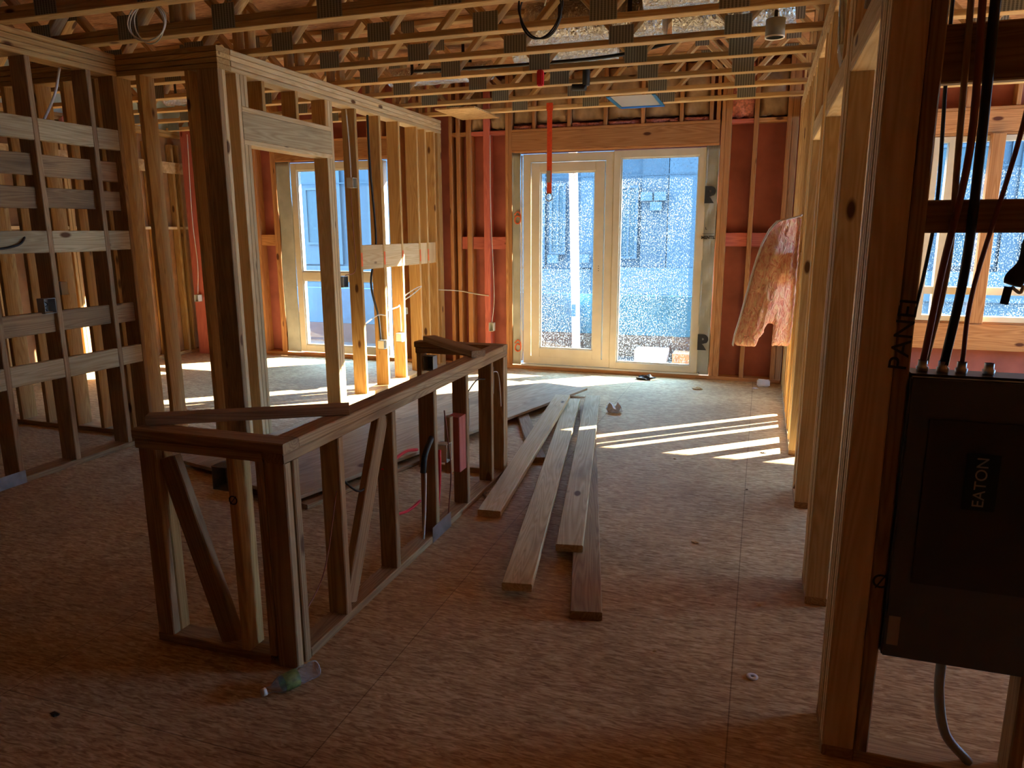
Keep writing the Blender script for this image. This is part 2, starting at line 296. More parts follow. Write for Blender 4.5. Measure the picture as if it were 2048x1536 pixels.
def tube(name, pts, rad, mat, parent=None, n=8, closed=False, sub=6):
    """smooth round tube through pts (Catmull-Rom)"""
    P = [Vector(p) for p in pts]; m = len(P); path = []
    rng = range(m if closed else m - 1)
    for i in rng:
        p0 = P[(i - 1) % m] if closed or i > 0 else P[0] * 2 - P[1]; p1 = P[i]; p2 = P[(i + 1) % m]
        p3 = P[(i + 2) % m] if closed or i + 2 < m else P[-1] * 2 - P[-2]
        for s in range(sub):
            t = s / sub; path.append(0.5 * ((2 * p1) + (p2 - p0) * t + (2 * p0 - 5 * p1 + 4 * p2 - p3) * t * t + (3 * p1 - p0 - 3 * p2 + p3) * t ** 3))
    if not closed: path.append(P[-1])
    o = path[0].copy(); bm = bmesh.new(); rings = []; N = len(path); nrm = None
    for i, p in enumerate(path):
        tg = (path[(i + 1) % N] - path[i - 1] if closed else path[min(i + 1, N - 1)] - path[max(i - 1, 0)]).normalized()
        if nrm is None: nrm = tg.orthogonal().normalized()
        nrm = (nrm - tg * nrm.dot(tg)).normalized(); bn = tg.cross(nrm)
        rr = rad(i / max(N - 1, 1)) if callable(rad) else rad
        rings.append([bm.verts.new(p - o + (nrm * math.cos(a) + bn * math.sin(a)) * rr) for a in [2 * math.pi * k / n for k in range(n)]])
    for i in range(N if closed else N - 1):
        A, B = rings[i], rings[(i + 1) % N]
        for k in range(n): bm.faces.new((A[k], A[(k + 1) % n], B[(k + 1) % n], B[k]))
    if not closed: bm.faces.new(rings[0][::-1]); bm.faces.new(rings[-1])
    return bmesh_obj(name, bm, mat, parent, o, smooth=True)
def lathe(name, prof, mat, parent, mw, n=24):
    bm = bmesh.new(); rings = []
    for z, r in prof: rings.append([bm.verts.new((r * math.cos(2 * math.pi * k / n), r * math.sin(2 * math.pi * k / n), z)) for k in range(n)])
    for A, B in zip(rings, rings[1:]):
        for k in range(n): bm.faces.new((A[k], A[(k + 1) % n], B[(k + 1) % n], B[k]))
    me = bpy.data.meshes.new(name); bm.to_mesh(me); bm.free(); me.materials.append(MT[mat])
    for p in me.polygons: p.use_smooth = True
    return put(name, me, mw, parent)
def text(name, s, size, mw, mat, parent=None, ext=0.0006, bold=0.0, sx=1.0):
    cu = bpy.data.curves.new(name, 'FONT'); cu.body = s; cu.size = size; cu.extrude = ext; cu.offset = bold; cu.align_x = 'CENTER'; cu.align_y = 'CENTER'
    t = bpy.data.objects.new('tmp', cu); COL.objects.link(t); dg = bpy.context.evaluated_depsgraph_get(); me = bpy.data.meshes.new_from_object(t.evaluated_get(dg)); bpy.data.objects.remove(t)
    me.materials.clear(); me.materials.append(MT[mat])
    for v in me.vertices: v.co.x *= sx
    return put(name, me, mw, parent)
def facing(loc, right, upv):
    r = Vector(right).normalized(); u = Vector(upv).normalized(); n = r.cross(u)
    return Matrix(((r.x, u.x, n.x, loc[0]), (r.y, u.y, n.y, loc[1]), (r.z, u.z, n.z, loc[2]), (0, 0, 0, 1)))
def copy_tree(o, parent=None):
    c = o.copy(); COL.objects.link(c)
    if parent: c.parent = parent; c.matrix_parent_inverse = Matrix.Identity(4); c.matrix_basis = o.matrix_basis.copy()
    for ch in list(o.children): copy_tree(ch, c)
    return c
S = 0.038
# ---------------------------------------------------------------- room shell
fl = bx('floor', -7.45, 6.6, -3.0, 8.32, -0.25, 0.0, 'osb_floor'); tag(fl, 'brown oriented strand board subfloor with panel seams', 'floor', kind='structure')
fl.matrix_basis = Matrix.Identity(4)
bm = bmesh.new(); abox(bm, -7.45, 6.6, -3.0, 8.32, -0.25, 0.0); me = bpy.data.meshes.new('floor'); bm.to_mesh(me); bm.free(); me.materials.append(MT['osb_floor']); fl.data = me
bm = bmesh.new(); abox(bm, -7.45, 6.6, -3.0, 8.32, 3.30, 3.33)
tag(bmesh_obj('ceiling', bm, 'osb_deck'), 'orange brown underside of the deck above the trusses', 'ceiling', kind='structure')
ZP0, ZP1 = 2.69, 2.84
def plates_y(root, x0, x1, y0, y1, mats, z0=ZP0, n=4):
    h = (ZP1 - z0) / n
    for i in range(n):
        j = 0.004 * (i % 2)
        bx('top_plate', x0 + j, x1 - 0.002 * (i % 3), y0, y1, z0 + h * i, z0 + h * (i + 1) - 0.0025, mats[i % len(mats)], root)
def stud(root, x0, x1, y0, y1, mat='pine', z0=S, z1=ZP0, name='stud'): return bx(name, x0, x1, y0, y1, z0, z1, mat, root)

# left stud wall (x -4.57..-4.48) with rows of blocking
wl = empty('wall_left', (-4.52, 2, 0), 'open stud wall on the left with rows of horizontal wood blocking', 'stud wall', kind='structure')
XL0, XL1 = -4.603, -4.463
plates_y(wl, XL0, XL1, 0.6, 4.379, ['pine'])
bx('bottom_plate', XL0, XL1, 0.6, 4.379, 0, S, 'pine_old_or_shaded', wl)
lys = [0.9, 1.3, 1.7, 2.1, 2.5, 2.84, 3.25, 3.67, 4.12]
for y in lys: stud(wl, XL0, XL1, y, y + S, 'pine_old_or_shaded')
stud(wl, XL0, XL1, 4.341, 4.379, 'pine_old_or_shaded')
ends = lys + [4.341]
for i in range(4, len(ends) - 1):
    y0, y1 = ends[i] + S, ends[i + 1]
    for z0, z1, rec in ((2.18, 2.32, 0), (1.96, 2.10, 0.05), (1.755, 1.89, 0.05), (1.47, 1.61, 0), (0.94, 1.08, 0.03), (0.625, 0.76, 0)):
        bx('blocking', XL1 - 0.041 - rec, XL1 - 0.003 - rec, y0 + 0.001, y1 - 0.001, z0 + R.uniform(-.004, .004), z1, 'pine_old_or_shaded' if rec else 'pine_grey', wl)  # recessed rows get the darker wood, shade put into the colour
boxes('nail_guard', [(XL1, XL1 + 0.002, 2.9, 3.29, -0.005, 0.085)], 'galv', wl)

# cross wall along x at y 4.38..4.52 and its continuation to the left
wc = empty('wall_cross', (-5.5, 4.4, 0), 'open stud wall crossing behind the left wall', 'stud wall', kind='structure')
for i in range(4): bx('top_plate', -7.2, -3.586 - 0.003 * (i % 2), 4.382 + 0.003 * (i % 2), 4.52, ZP0 + .0375 * i, ZP0 + .0375 * i + .0350, 'pine', wc)
bx('bottom_plate', -7.2, -4.50, 4.382, 4.52, 0, S, 'pine_old_or_shaded', wc); bx('bottom_plate', -4.47, -3.60, 4.382, 4.52, 0, S, 'pine_old_or_shaded', wc)
for x in (-7.1, -6.7, -6.3, -5.92, -5.62, -5.30, -5.02, -4.72, -4.56, -4.518, -4.30, -3.87): stud(wc, x, x + S, 4.382, 4.52, 'pine')
stud(wc, -3.766, -3.728, 4.382, 4.52, 'pine_old_or_shaded')
stud(wc, -3.726, -3.587, 4.382, 4.42, 'pine_old_or_shaded')

# middle partition (x -3.68..-3.59) with a door opening
wm = empty('wall_middle', (-3.63, 6.2, 0), 'pale stud partition with framed door opening and thick top plates', 'stud wall', kind='structure')
XM0, XM1 = -3.726, -3.588
for i in range(4):
    bx('top_plate', XM0, XM1 + 0.003 * (i % 2), 4.523, 8.09, ZP0 + .0375 * i, ZP0 + .0375 * i + .0350, 'pine_pale', wm)
stud(wm, XM0, XM1, 4.423, 4.461, 'pine_pale', S, ZP0)
stud(wm, XM0, XM1, 4.57, 4.607, 'pine_pale')
for y in (4.609, 4.648): stud(wm, XM0, XM1, y, y + 0.037, 'pine_pale', S, 2.215)
bx('header', XM0, XM1, 4.609, 5.765, 2.215, 2.252, 'pine_pale', wm)
bx('header', XM0 + .05, XM1 + .001, 4.609, 5.765, 2.253, 2.44, 'pine_grey', wm)
bx('header', XM0, XM1, 4.609, 5.765, 2.441, 2.478, 'pine_pale', wm)
for y in (4.611, 4.65, 4.85, 5.27, 5.69, 5.728): bx('cripple_stud', XM0, XM1, y, y + 0.037, 2.479, ZP0, 'pine_pale' if y < 4.7 or y > 5.7 else 'pine', wm)
for y in (5.689, 5.728): stud(wm, XM0, XM1, y, y + 0.037, 'pine_pale', S, 2.215)
stud(wm, XM0, XM1, 5.767, 5.804, 'pine_pale', S)
mst = [6.17, 6.62, 7.02, 7.44, 7.65, 7.885]
for y in mst: stud(wm, XM0, XM1, y, y + S, 'pine')
stud(wm, XM0, XM1, 7.99, 8.09, 'pine')
bx('bottom_plate', XM0, XM1, 5.69, 8.09, 0, S - .001, 'pine', wm)
bx('bottom_plate', XM0, XM1, 4.523, 4.69, 0, S - .001, 'pine', wm)
for a, b in zip(mst[:-1], mst[1:]):
    bx('blocking', XM1 - 0.043, XM1 - 0.006, a + S + .001, b - .001, 1.24, 1.47, 'pine_pale', wm)
for y in mst[:5]:
    boxes('orange_mark', [(XM1 + 0.0003, XM1 + 0.001, y + .004, y + S - .004, 1.27, 1.40)], 'orange_paint', wm)

# window wall (y 8.10..8.24)
wb = empty('wall_back', (-1.6, 8.17, 0), 'exterior window wall framed in orange brown studs with red sheathing', 'exterior wall', kind='structure')
YB0, YB1 = 8.10, 8.24
OP = [(-5.87, -4.20, 0.05, 2.45), (-2.73, -0.49, 0.05, 2.45), (1.47, 5.9, 0.72, 2.45)]   # openings x0,x1,z0,z1; the last runs on unseen, widened for more light
def sheath(x0, x1, z0, z1):
    boxes('sheathing', [(x0, x1, YB1, YB1 + .012, z0, z1)], 'sheathing', wb)
xs = -7.46
for (x0, x1, z0, z1) in OP:
    sheath(xs, x0, 0, 3.3); sheath(x0, x1, z1, 3.3)
    if z0 > 0.1: sheath(x0, x1, 0, z0)
    xs = x1
sheath(xs, 6.6, 0, 3.3)
bx('bottom_plate', -7.3, 0.26, YB0, YB1, 0, 0.04, 'fir', wb); bx('bottom_plate', 0.37, 6.5, YB0, YB1, 0, 0.04, 'fir', wb)
for (x0, x1, z0, z1) in OP:
    bx('header', x0 - .002, x1 + .002, YB0 + .001, YB0 + .05, 2.45, 2.475, 'fir', wb)
    bx('header', x0 - .002, x1 + .002, YB0, YB0 + .06, 2.476, 2.67, 'fir', wb)
    bx('header', x0 - .002, x1 + .002, YB0, YB1, 2.671, 2.70, 'fir', wb)
def bst(x0, x1, m='fir', z0=.041, z1=3.28): bx('stud', x0, x1, YB0, YB1, z0, z1, m, wb)
for x in (-6.9, -6.62, -6.26, -6.22): bst(x, x + S)
bst(-5.95, -5.91); bst(-5.909, -5.872)
for x in (-4.198, -4.16, -3.95): bst(x, x + S)
bst(-3.50, -3.46); bst(-3.41, -3.365); bst(-3.285, -3.225); bst(-3.075, -3.0, 'red_wood'); bst(-2.81, -2.772); bst(-2.771, -2.732)
bst(-.475, -.437); bst(-.436, -.375); bst(-.16, -.115); bst(.155, .20); bst(.202, .262)
for x in (0.37, .78, 1.18, 1.39, 1.431, 5.902, 5.942, 6.3): bst(x, x + S)
for x0, x1, z in ((-6.18, -5.951, 1.49), (-3.362, -3.287, 1.46), (-3.223, -3.077, 1.46), (-2.998, -2.812, 1.46)): bx('blocking', x0, x1, YB0 + .03, YB0 + .068, z - .07, z + .07, 'red_wood' if x0 > -4 else 'fir', wb)
for x0, x1, z in ((-.383, -.162, 1.50), (-.113, .153, 1.50)): bx('blocking', x0, x1, YB0 + .03, YB0 + .068, z - .07, z + .07, 'red_wood', wb)
for x0, x1, m in ((-3.46, -3.287, 'fir'), (-3.223, -3.077, 'red_wood'), (-2.998, -2.812, 'red_wood'), (-.383, -.162, 'red_wood'), (-.113, .153, 'fir'), (-6.58, -6.262, 'fir'), (-6.18, -5.952, 'fir')):
    bx('blocking', x0, x1, YB0 + .01, YB1, 2.66, 2.70, m, wb)
crx = [-2.50, -2.10, -1.70, -1.30, -.90, -.60, -.53]
for x in crx: bx('cripple_stud', x, x + S, YB0 + .01, YB1, 2.701, 3.28, 'fir', wb)
for x in (-5.6, -5.2, -4.8, -4.4, 1.7, 2.1, 2.5, 2.9, 3.3): bx('cripple_stud', x, x + S, YB0 + .01, YB1, 2.701, 3.28, 'fir', wb)
bx('window_sill', 1.47, 5.9, YB0 - .002, YB1, .68, .719, 'fir', wb)
bx('sill_board', 0.45, 6.4, YB0 - .03, YB0 - .002, .45, .70, 'fir', wb)

# right stud wall (x .27..0.36)
wr = empty('wall_right', (.31, 5, 0), 'open stud wall on the right with grouped posts and door openings', 'stud wall', kind='structure')
XR0, XR1 = 0.270, 0.359
for y in (2.192, 2.232, 2.285, 2.325, 2.365): stud(wr, XR0, XR1, y, y + .037, 'pine_pale', S)
for y in (3.18, 3.219, 3.31, 3.35, 3.392): stud(wr, XR0, XR1, y, y + .037, 'pine_pale', S)
for y in (4.37, 4.409, 4.60, 4.64): stud(wr, XR0, XR1, y, y + .037, 'pine_pale', S)
for y in (5.45, 5.489, 5.74, 5.78): stud(wr, XR0, XR1, y, y + .037, 'pine_pale', S)
for a, b in ((2.192, 2.405), (3.18, 3.43), (4.37, 4.68), (5.45, 8.09)): bx('bottom_plate', XR0, XR1, a, b, 0, S - .001, 'pine_old_or_shaded', wr)
for y in (6.05, 6.25, 6.45, 6.65, 6.85, 7.05, 7.25, 7.45, 7.65, 7.85, 8.0): stud(wr, XR0, XR1, y, y + .037, 'pine', S)
for a, b in ((2.404, 3.178), (3.431, 4.368), (4.68, 5.448)):
    bx('header', XR0, XR1, a, b, 2.18, 2.217, 'pine_pale', wr); bx('header', XR0 + .002, XR0 + .04, a, b, 2.218, 2.30, 'pine_pale', wr)
    bx('header', XR0 + .05, XR1 - .002, a, b, 2.218, 2.30, 'pine_pale', wr)
    bx('cripple_stud', XR0, XR1, a + .12, a + .157, 2.301, ZP0, 'pine', wr)
for i in range(3): bx('top_plate', XR0, XR1, 2.19, 8.09, ZP0 + .05 * i, ZP0 + .05 * i + .048, 'osb_raw' if i < 2 else 'pine_pale', wr)
bx('blocking', XR0 + .004, XR1, 5.82, 6.04, 1.20, 1.43, 'pine_pale', wr)
# end wall along x holding the electrical panel
we = empty('wall_end', (.6, 2.24, 0), 'dark end wall bay holding the electrical panel', 'stud wall', kind='structure')
stud(we, .361, .399, 2.192, 2.281, 'pine_old_or_shaded')
stud(we, .763, .80, 2.192, 2.281, 'pine_old_or_shaded')
bx('bottom_plate', .361, 1.6, 2.192, 2.281, 0, S - .001, 'pine_old_or_shaded', we)
bx('blocking', .40, .762, 2.23, 2.268, 1.59, 1.675, 'pine_old_or_shaded', we)
bx('blocking', .40, .762, 2.21, 2.248, 1.96, 2.10, 'pine_old_or_shaded', we)
for x in (1.17, 1.56): stud(we, x, x + S, 2.192, 2.281, 'pine_old_or_shaded')
for i in range(3): bx('top_plate', .361, 1.6, 2.192, 2.281, ZP0 + .05 * i, ZP0 + .05 * i + .049, 'pine_old_or_shaded', we)
text('writing', 'PANEL', .066, facing((.377, 2.1905, 1.33), (0.07, 0, 1), (-1, 0, 0.07)), 'ink', we, sx=1.1)
text('writing', 'Ø', .06, facing((.385, 2.1905, .60), (1, 0, .2), (-.2, 0, 1)), 'ink', we)

# far left wall, x -7.34..-7.25
wf = empty('wall_far_left', (-7.3, 6, 0), 'far left stud wall with board backing and pale green drywall above', 'stud wall', kind='structure')
boxes('sheathing', [(-7.36, -7.345, 0.5, 8.24, 0, 2.86)], 'board_brown', wf)
boxes('drywall', [(-7.30, -7.285, 4.5, 8.24, 2.862, 3.298)], 'drywall_green', wf)
bx('bottom_plate', -7.34, -7.25, 4.46, 8.09, 0, S - .001, 'pine', wf)
for y in (4.55, 4.59, 4.95, 4.99, 5.35, 5.39, 5.43, 5.8, 5.84, 6.25, 6.29, 6.7, 6.74, 7.1, 7.45, 7.49, 7.85, 7.95): stud(wf, -7.34, -7.25, y, y + .037, 'pine')
bx('fire_block', -7.335, -7.262, 4.56, 8.05, 1.63, 1.665, 'pine_pale', wf)
bx('rim_strip', -7.25, -7.238, 5.2, 8.08, 2.33, 2.47, 'osb_raw', wf)
bx('post', -7.10, -6.93, 7.86, 7.95, 0, 2.86, 'red_wood', wf)
for i in range(2): bx('top_plate', -7.34, -7.25, 4.46, 8.09, 2.78 + .04 * i, 2.819 + .04 * i, 'pine', wf)
# unseen wall behind the camera, made dark so it bounces little light
bm = bmesh.new(); abox(bm, -7.45, 6.6, -3.1, -3.0, -0.25, 3.3); tag(bmesh_obj('wall_front', bm, 'dark_board'), 'unseen wall behind the viewer, darkened to cut bounce light', 'wall', kind='structure')

for nm, x in (('wall_right_outer', 6.6), ('wall_left_outer', -7.56)):
    bm = bmesh.new()
    if x < 0: abox(bm, x, x + .1, -3.0, 8.32, -0.25, 3.33)
    else:
        for r in ((-3.0, 4.6, -.25, 3.33), (7.0, 8.32, -.25, 3.33), (4.6, 7.0, -.25, 1.0), (4.6, 7.0, 2.4, 3.33)): abox(bm, x, x + .1, *r)  # gap in the unseen right wall, added to let in side light
    tag(bmesh_obj(nm, bm, 'ply'), 'plywood clad outer wall outside the view on the ' + ('right' if x > 0 else 'left'), 'wall', kind='structure')

# ---------------------------------------------------------------- window and door units
def frame_rects(x0, x1, y0, y1, z0, z1, t): return [(x0, x0 + t, y0, y1, z0, z1), (x1 - t, x1, y0, y1, z0, z1), (x0 + t, x1 - t, y0, y1, z0, z0 + t), (x0 + t, x1 - t, y0, y1, z1 - t, z1)]
def pane(parent, x0, x1, y, z0, z1, mat):
    return boxes('pane', [(x0, x1, y, y + .006, z0, z1)], mat, parent)
d1 = empty('door_1', (-1.6, 8.15, .05), 'cream framed balcony door unit with glazed door on the left and fixed pane on the right', 'balcony door', kind='structure')
boxes('door_frame', frame_rects(-2.60, -1.575, 8.11, 8.22, .07, 2.43, .085), 'cream_frame', d1, .002)
leaf = boxes('door_leaf', frame_rects(-2.50, -1.67, 8.10, 8.17, .155, 2.335, .10), 'cream_frame', d1, .004)
pane(leaf, -2.40, -1.77, 8.13, .255, 2.235, 'glass_spotted')
boxes('glazing_bead', frame_rects(-2.402, -1.768, 8.118, 8.128, .253, 2.237, .018), 'white_plastic', leaf)
boxes('lock_hole', [(-1.722, -1.714, 8.0985, 8.1005, z, z + .009) for z in (1.155, 1.18, 1.205)], 'ink', leaf)
fx = boxes('fixed_frame', frame_rects(-1.573, -.60, 8.105, 8.20, .06, 2.435, .075), 'cream_frame', d1, .003)
pane(fx, -1.50, -.675, 8.14, .135, 2.36, 'glass_dirty')
boxes('glazing_bead', frame_rects(-1.50, -.673, 8.122, 8.137, .133, 2.362, .018), 'white_plastic', fx)
boxes('sill', [(-2.62, -.58, 8.09, 8.26, .041, .06)], 'white_plastic', d1)
w1 = empty('window_1', (-5.0, 8.15, .05), 'tall cream framed window with lower transom pane in the left room', 'window', kind='structure')
f1 = boxes('window_frame', frame_rects(-5.66, -4.36, 8.105, 8.20, .06, 2.43, .085) + [(-5.575, -4.445, 8.105, 8.20, .99, 1.09)], 'cream_frame', w1, .003)
pane(f1, -5.575, -4.445, 8.14, 1.09, 2.345, 'glass_clean'); pane(f1, -5.575, -4.445, 8.14, .145, .99, 'glass_clean')
boxes('glazing_bead', frame_rects(-5.577, -4.443, 8.118, 8.137, 1.088, 2.347, .02) + frame_rects(-5.577, -4.443, 8.118, 8.137, .143, .992, .02), 'white_plastic', f1)
w2 = empty('window_2', (2.5, 8.15, .72), 'wide window in the right hand room behind the panel bay', 'window', kind='structure')
f2 = boxes('window_frame', frame_rects(1.475, 5.895, 8.105, 8.20, .722, 2.445, .05) + [(1.60, 1.70, 8.1, 8.2, .77, 2.4), (2.62, 2.70, 8.1, 8.2, .77, 2.4), (4.1, 4.2, 8.1, 8.2, .77, 2.4)] + [(1.52, 5.85, 8.105, 8.2, .98, 1.05)], 'cream_frame', w2, .002)
pane(f2, 1.52, 5.85, 8.15, .77, 2.40, 'glass_spotted')
bx('mullion_stud', 1.92, 2.03, 8.0, 8.09, .72, 2.448, 'fir', w2)
# membranes beside the units
def membrane(x0, x1, name, label, words=()):
    n, mz = 10, 40; bm = bmesh.new(); g = []
    rr = random.Random(int(abs(x0) * 100))
    for i in range(n + 1):
        col = []
        for j in range(mz + 1):
            x = x0 + (x1 - x0) * i / n; z = .05 + 2.40 * j / mz
            y = 8.108 + .006 * math.sin(9 * z + 3 * i) + .004 * rr.random() + (.014 * math.sin(5 * z) if i in (0, n) else 0)
            col.append(bm.verts.new((x, y, z)))
        g.append(col)
    for i in range(n):
        for j in range(mz): bm.faces.new((g[i][j], g[i + 1][j], g[i + 1][j + 1], g[i][j + 1]))
    o = bmesh_obj(name, bm, 'membrane', smooth=True)
    md = o.modifiers.new('s', 'SOLIDIFY'); md.thickness = .004; md.offset = 1
    tag(o, label, 'membrane')
    for s, size, px, pz, b in words:
        text('print', s, size, facing((px, 8.090, pz), (1, 0, 0), (0, 0, 1)), 'ink', o, ext=.001, bold=b)
    return o
wd = []
for z in (1.95, .40): wd += [('R', .22, -.545, z, .012), ('MENTS.', .042, -.55, z - .43, .002), ('_______', .034, -.55, z - .375, .001), ('L', .035, -.575, z - .335, .001)]
membrane(-.61, -.478, 'flashing_membrane', 'grey flashing membrane printed with a large R, right of the balcony door', wd)
m2 = membrane(-2.731, -2.630, 'flashing_membrane', 'grey flashing membrane left of the balcony door with orange house marks')
def house(z):
    boxes('house_mark', [], 'orange_paint') if False else None
    pts = [(-2.70, z + .02), (-2.665, z + .06), (-2.63, z + .03), (-2.63, z - .05), (-2.665, z - .075), (-2.695, z - .05), (-2.69, z - .01), (-2.665, z + .015), (-2.64, z)]
    tube('house_mark', [(x, 8.092, q) for x, q in pts], .007, 'orange_paint', m2, n=6, sub=2)
house(1.75); house(.28)
membrane(-5.87, -5.662, 'flashing_membrane', 'grey flashing membrane left of the tall window in the left room')
tube('foam_rod', [(-2.613, 8.10, .1), (-2.612, 8.095, 1.2), (-2.613, 8.10, 2.42)], .010, 'white_plastic')
tag(C.objects['foam_rod'], 'pale foam backer rod along left edge of the balcony door', 'foam rod')

# ---------------------------------------------------------------- floor trusses
TY = [3.50, 4.10, 4.70, 5.30, 5.91, 6.52, 7.13, 7.75]
TX0, TX1, PAN = -7.20, 4.2, .76
def make_truss(y, label, double=False):
    t = empty('floor_truss', (0, y, ZP1), label, 'floor truss', 'floor trusses of the ceiling')
    bx('bottom_chord', TX0, -1.9, y, y + .089, ZP1, ZP1 + S, 'pine_truss', t); bx('bottom_chord', -1.899, TX1, y, y + .089, ZP1, ZP1 + S, 'pine_truss', t)
    if double: bx('bottom_chord', TX0, TX1, y + .001, y + .088, ZP1 + S + .0015, ZP1 + 2 * S, 'pine_truss', t)
    bx('top_chord', TX0, TX1, y, y + .089, 3.26, 3.298, 'pine_truss', t)
    yc = y + .0445; n = int((TX1 - TX0) / PAN)
    for i in range(n + 1):
        x = TX0 + .12 + i * PAN; zb = ZP1 + S + .012 + (S if double else 0)
        if x < TX1 - .45: board('web', (x + .02, yc, zb), (x + PAN / 2 - .02, yc, 3.248), .087, S, (0, 1, 0), 'pine_truss', t)
        if x > TX0 + .3: board('web', (x - .02, yc, zb), (x - PAN / 2 + .02, yc, 3.248), .087, S, (0, 1, 0), 'pine_truss', t)
        for (a, b) in ((ZP1 + .004, ZP1 + (.15 if double else .12)),):
            if x < TX1 - .1: boxes('nail_plate', [(x - .085, x + .085, y - .0015, y, a, b)], 'nail_plate', t)
        if x + PAN / 2 < TX1 - .1: boxes('nail_plate', [(x + PAN / 2 - .06, x + PAN / 2 + .06, y - .0015, y, 3.20, 3.295)], 'nail_plate', t)
    for x in (-3.70, -3.60, .27, .34): bx('post', x, x + S, y + .001, y + .088, ZP1 + S + .001 + (S if double else 0), 3.259, 'pine_truss', t)
    return t
ORD = ['nearest', 'second', 'third', 'fourth', 'fifth', 'sixth', 'seventh', 'eighth']
lab = lambda k: 'open web wooden floor truss with toothed nail plates, %s' % ('next to the window wall' if k == 7 else ORD[k] + ' from the camera')
T0 = make_truss(TY[0], lab(0), True)
t = copy_tree(T0); t.location = (0, TY[1], ZP1); t['label'] = lab(1)
T2 = make_truss(TY[2], lab(2)); T1s = [T0, t, T2]
for k in range(3, len(TY)):
    t = copy_tree(T2); t.location = (R.uniform(-.25, .25) * 0, TY[k], ZP1); t['label'] = lab(k); T1s.append(t)

# ---------------------------------------------------------------- half wall
hw = empty('half_wall', (-1.85, 3.2, 0), 'low framed pony wall of weathered lumber standing in the middle of the floor', 'half wall')
HX0, HX1 = -1.629, -1.540
def hs(x0, x1, y0, y1, z0=S, z1=.80, m='pine_old_or_shaded'): return bx('stud', x0, x1, y0, y1, z0, z1, m, hw)
bx('bottom_plate', HX0, HX1, 2.151, 4.46, 0, S - .001, 'pine_old_or_shaded', hw)
bx('bottom_plate', -2.19, -1.66, 2.06, 2.149, 0, S - .001, 'pine_old_or_shaded', hw)
bx('top_plate', HX0, HX1, 2.06, 4.46, .80, .837, 'pine_old_or_shaded', hw); bx('top_plate', -2.20, -1.632, 2.058, 2.149, .80, .837, 'pine_old_or_shaded', hw)
bx('top_plate', HX0 + .0, HX1 + .003, 2.152, 4.372, .838, .875, 'pine_old_or_shaded', hw); bx('top_plate', -2.21, -1.537, 2.056, 2.15, .838, .876, 'pine_old_or_shaded', hw)
bx('top_plate', -2.16, -1.631, 4.371, 4.46, .80, .837, 'pine_old_or_shaded', hw); bx('top_plate', -2.17, -1.538, 4.373, 4.462, .838, .876, 'pine_old_or_shaded', hw)
bx('bottom_plate', -2.16, -1.631, 4.371, 4.46, 0, S - .001, 'pine_old_or_shaded', hw)
hs(-2.19, -2.112, 2.06, 2.098); hs(-2.15, -2.112, 2.10, 2.149, m='pine'); hs(-1.79, -1.752, 2.06, 2.149, m='pine'); text('writing', 'Ø', .05, facing((-1.7705, 2.0593, .64), (1, 0, 0), (0, 0, 1)), 'ink', hw)
hs(-1.665, -1.631, 2.06, 2.149); hs(HX0, HX1, 2.062, 2.099, .001); hs(HX0, HX1, 2.112, 2.149, .001)
for y in (2.41, 2.86, 3.31, 3.745, 4.155, 4.385, 4.423): hs(HX0, HX1, y, y + .037)
hs(-2.155, -2.118, 4.371, 4.46)
board('brace', (-2.085, 2.10, .765), (-1.86, 2.10, .045), .089, S, (1, 0, 0.3), 'pine_old_or_shaded', hw)
board('brace', (-1.585, 2.835, .79), (-1.585, 2.49, .05), .089, S, (0, 1, 0.2), 'pine_old_or_shaded', hw)
bx('blocking', -1.60, -1.562, 3.56, 3.60, .28, .60, 'pine_old_or_shaded', hw); bx('blocking', -1.62, -1.545, 3.65, 3.742, .26, .58, 'red_wood', hw)
boxes('nail_guard', [(HX1, HX1 + .002, 3.25, 3.49, -.0, .085)], 'galv', hw)
boxes('nail_guard', [(-1.545, -1.5385, 3.783, 3.786, .50, .66)], 'white_plastic', hw)
boxes('nail_guard', [(-1.545, -1.5385, 4.193, 4.196, .60, .77)], 'white_plastic', hw)
# loose pieces lying on its cap
o = board('wood_offcut', (-2.20, 2.13, .895), (-1.55, 2.52, .895), .07, S, (-.5, .8, 0), 'pine_old_or_shaded')
tag(o, 'short wood offcut lying diagonally across the near end of the low wall', 'wood offcut')
o = board('wood_offcut', (-2.08, 4.42, .896), (-1.535, 3.93, .896), .089, S, (.7, .7, 0), 'pine_old_or_shaded')
tag(o, 'short dark wood offcut lying across the far end of the low wall', 'wood offcut')

# ---------------------------------------------------------------- loose lumber on the floor
def lum(name, a, b, wd, th, label, mat='pine_grey', cat='lumber'):
    a, b = Vector(a), Vector(b); d = b - a
    return tag(board(name, a, b, wd, th, Vector((-d.y, d.x, 0)), mat), label, cat)
lum('lumber_board', (-.605, 2.745, .0205), (-1.42, 6.35, .0205), .135, S, 'weathered board under the other planks with its near end closest to the camera', 'pine_old_or_shaded')
lum('lumber_board', (-1.385, 3.68, .020), (-1.63, 6.25, .128), .135, S, 'short brown board leaning left, nearest the low wall', 'pine_pale')
lum('lumber_board', (-.935, 2.82, .0595), (-1.575, 6.42, .0605), .135, S, 'long grey weathered plank in the middle of the fan of loose boards', 'pine_grey')
lum('lumber_board', (-.815, 3.285, .0595), (-1.43, 6.60, .0600), .135, S, 'long grey weathered plank on the right of the fan of loose boards', 'pine_grey')
lum('lumber_board', (-1.92, 5.95, .02), (-1.40, 4.72, .02), .10, S, 'short board crossing beneath the fan of planks', 'pine_old_or_shaded')
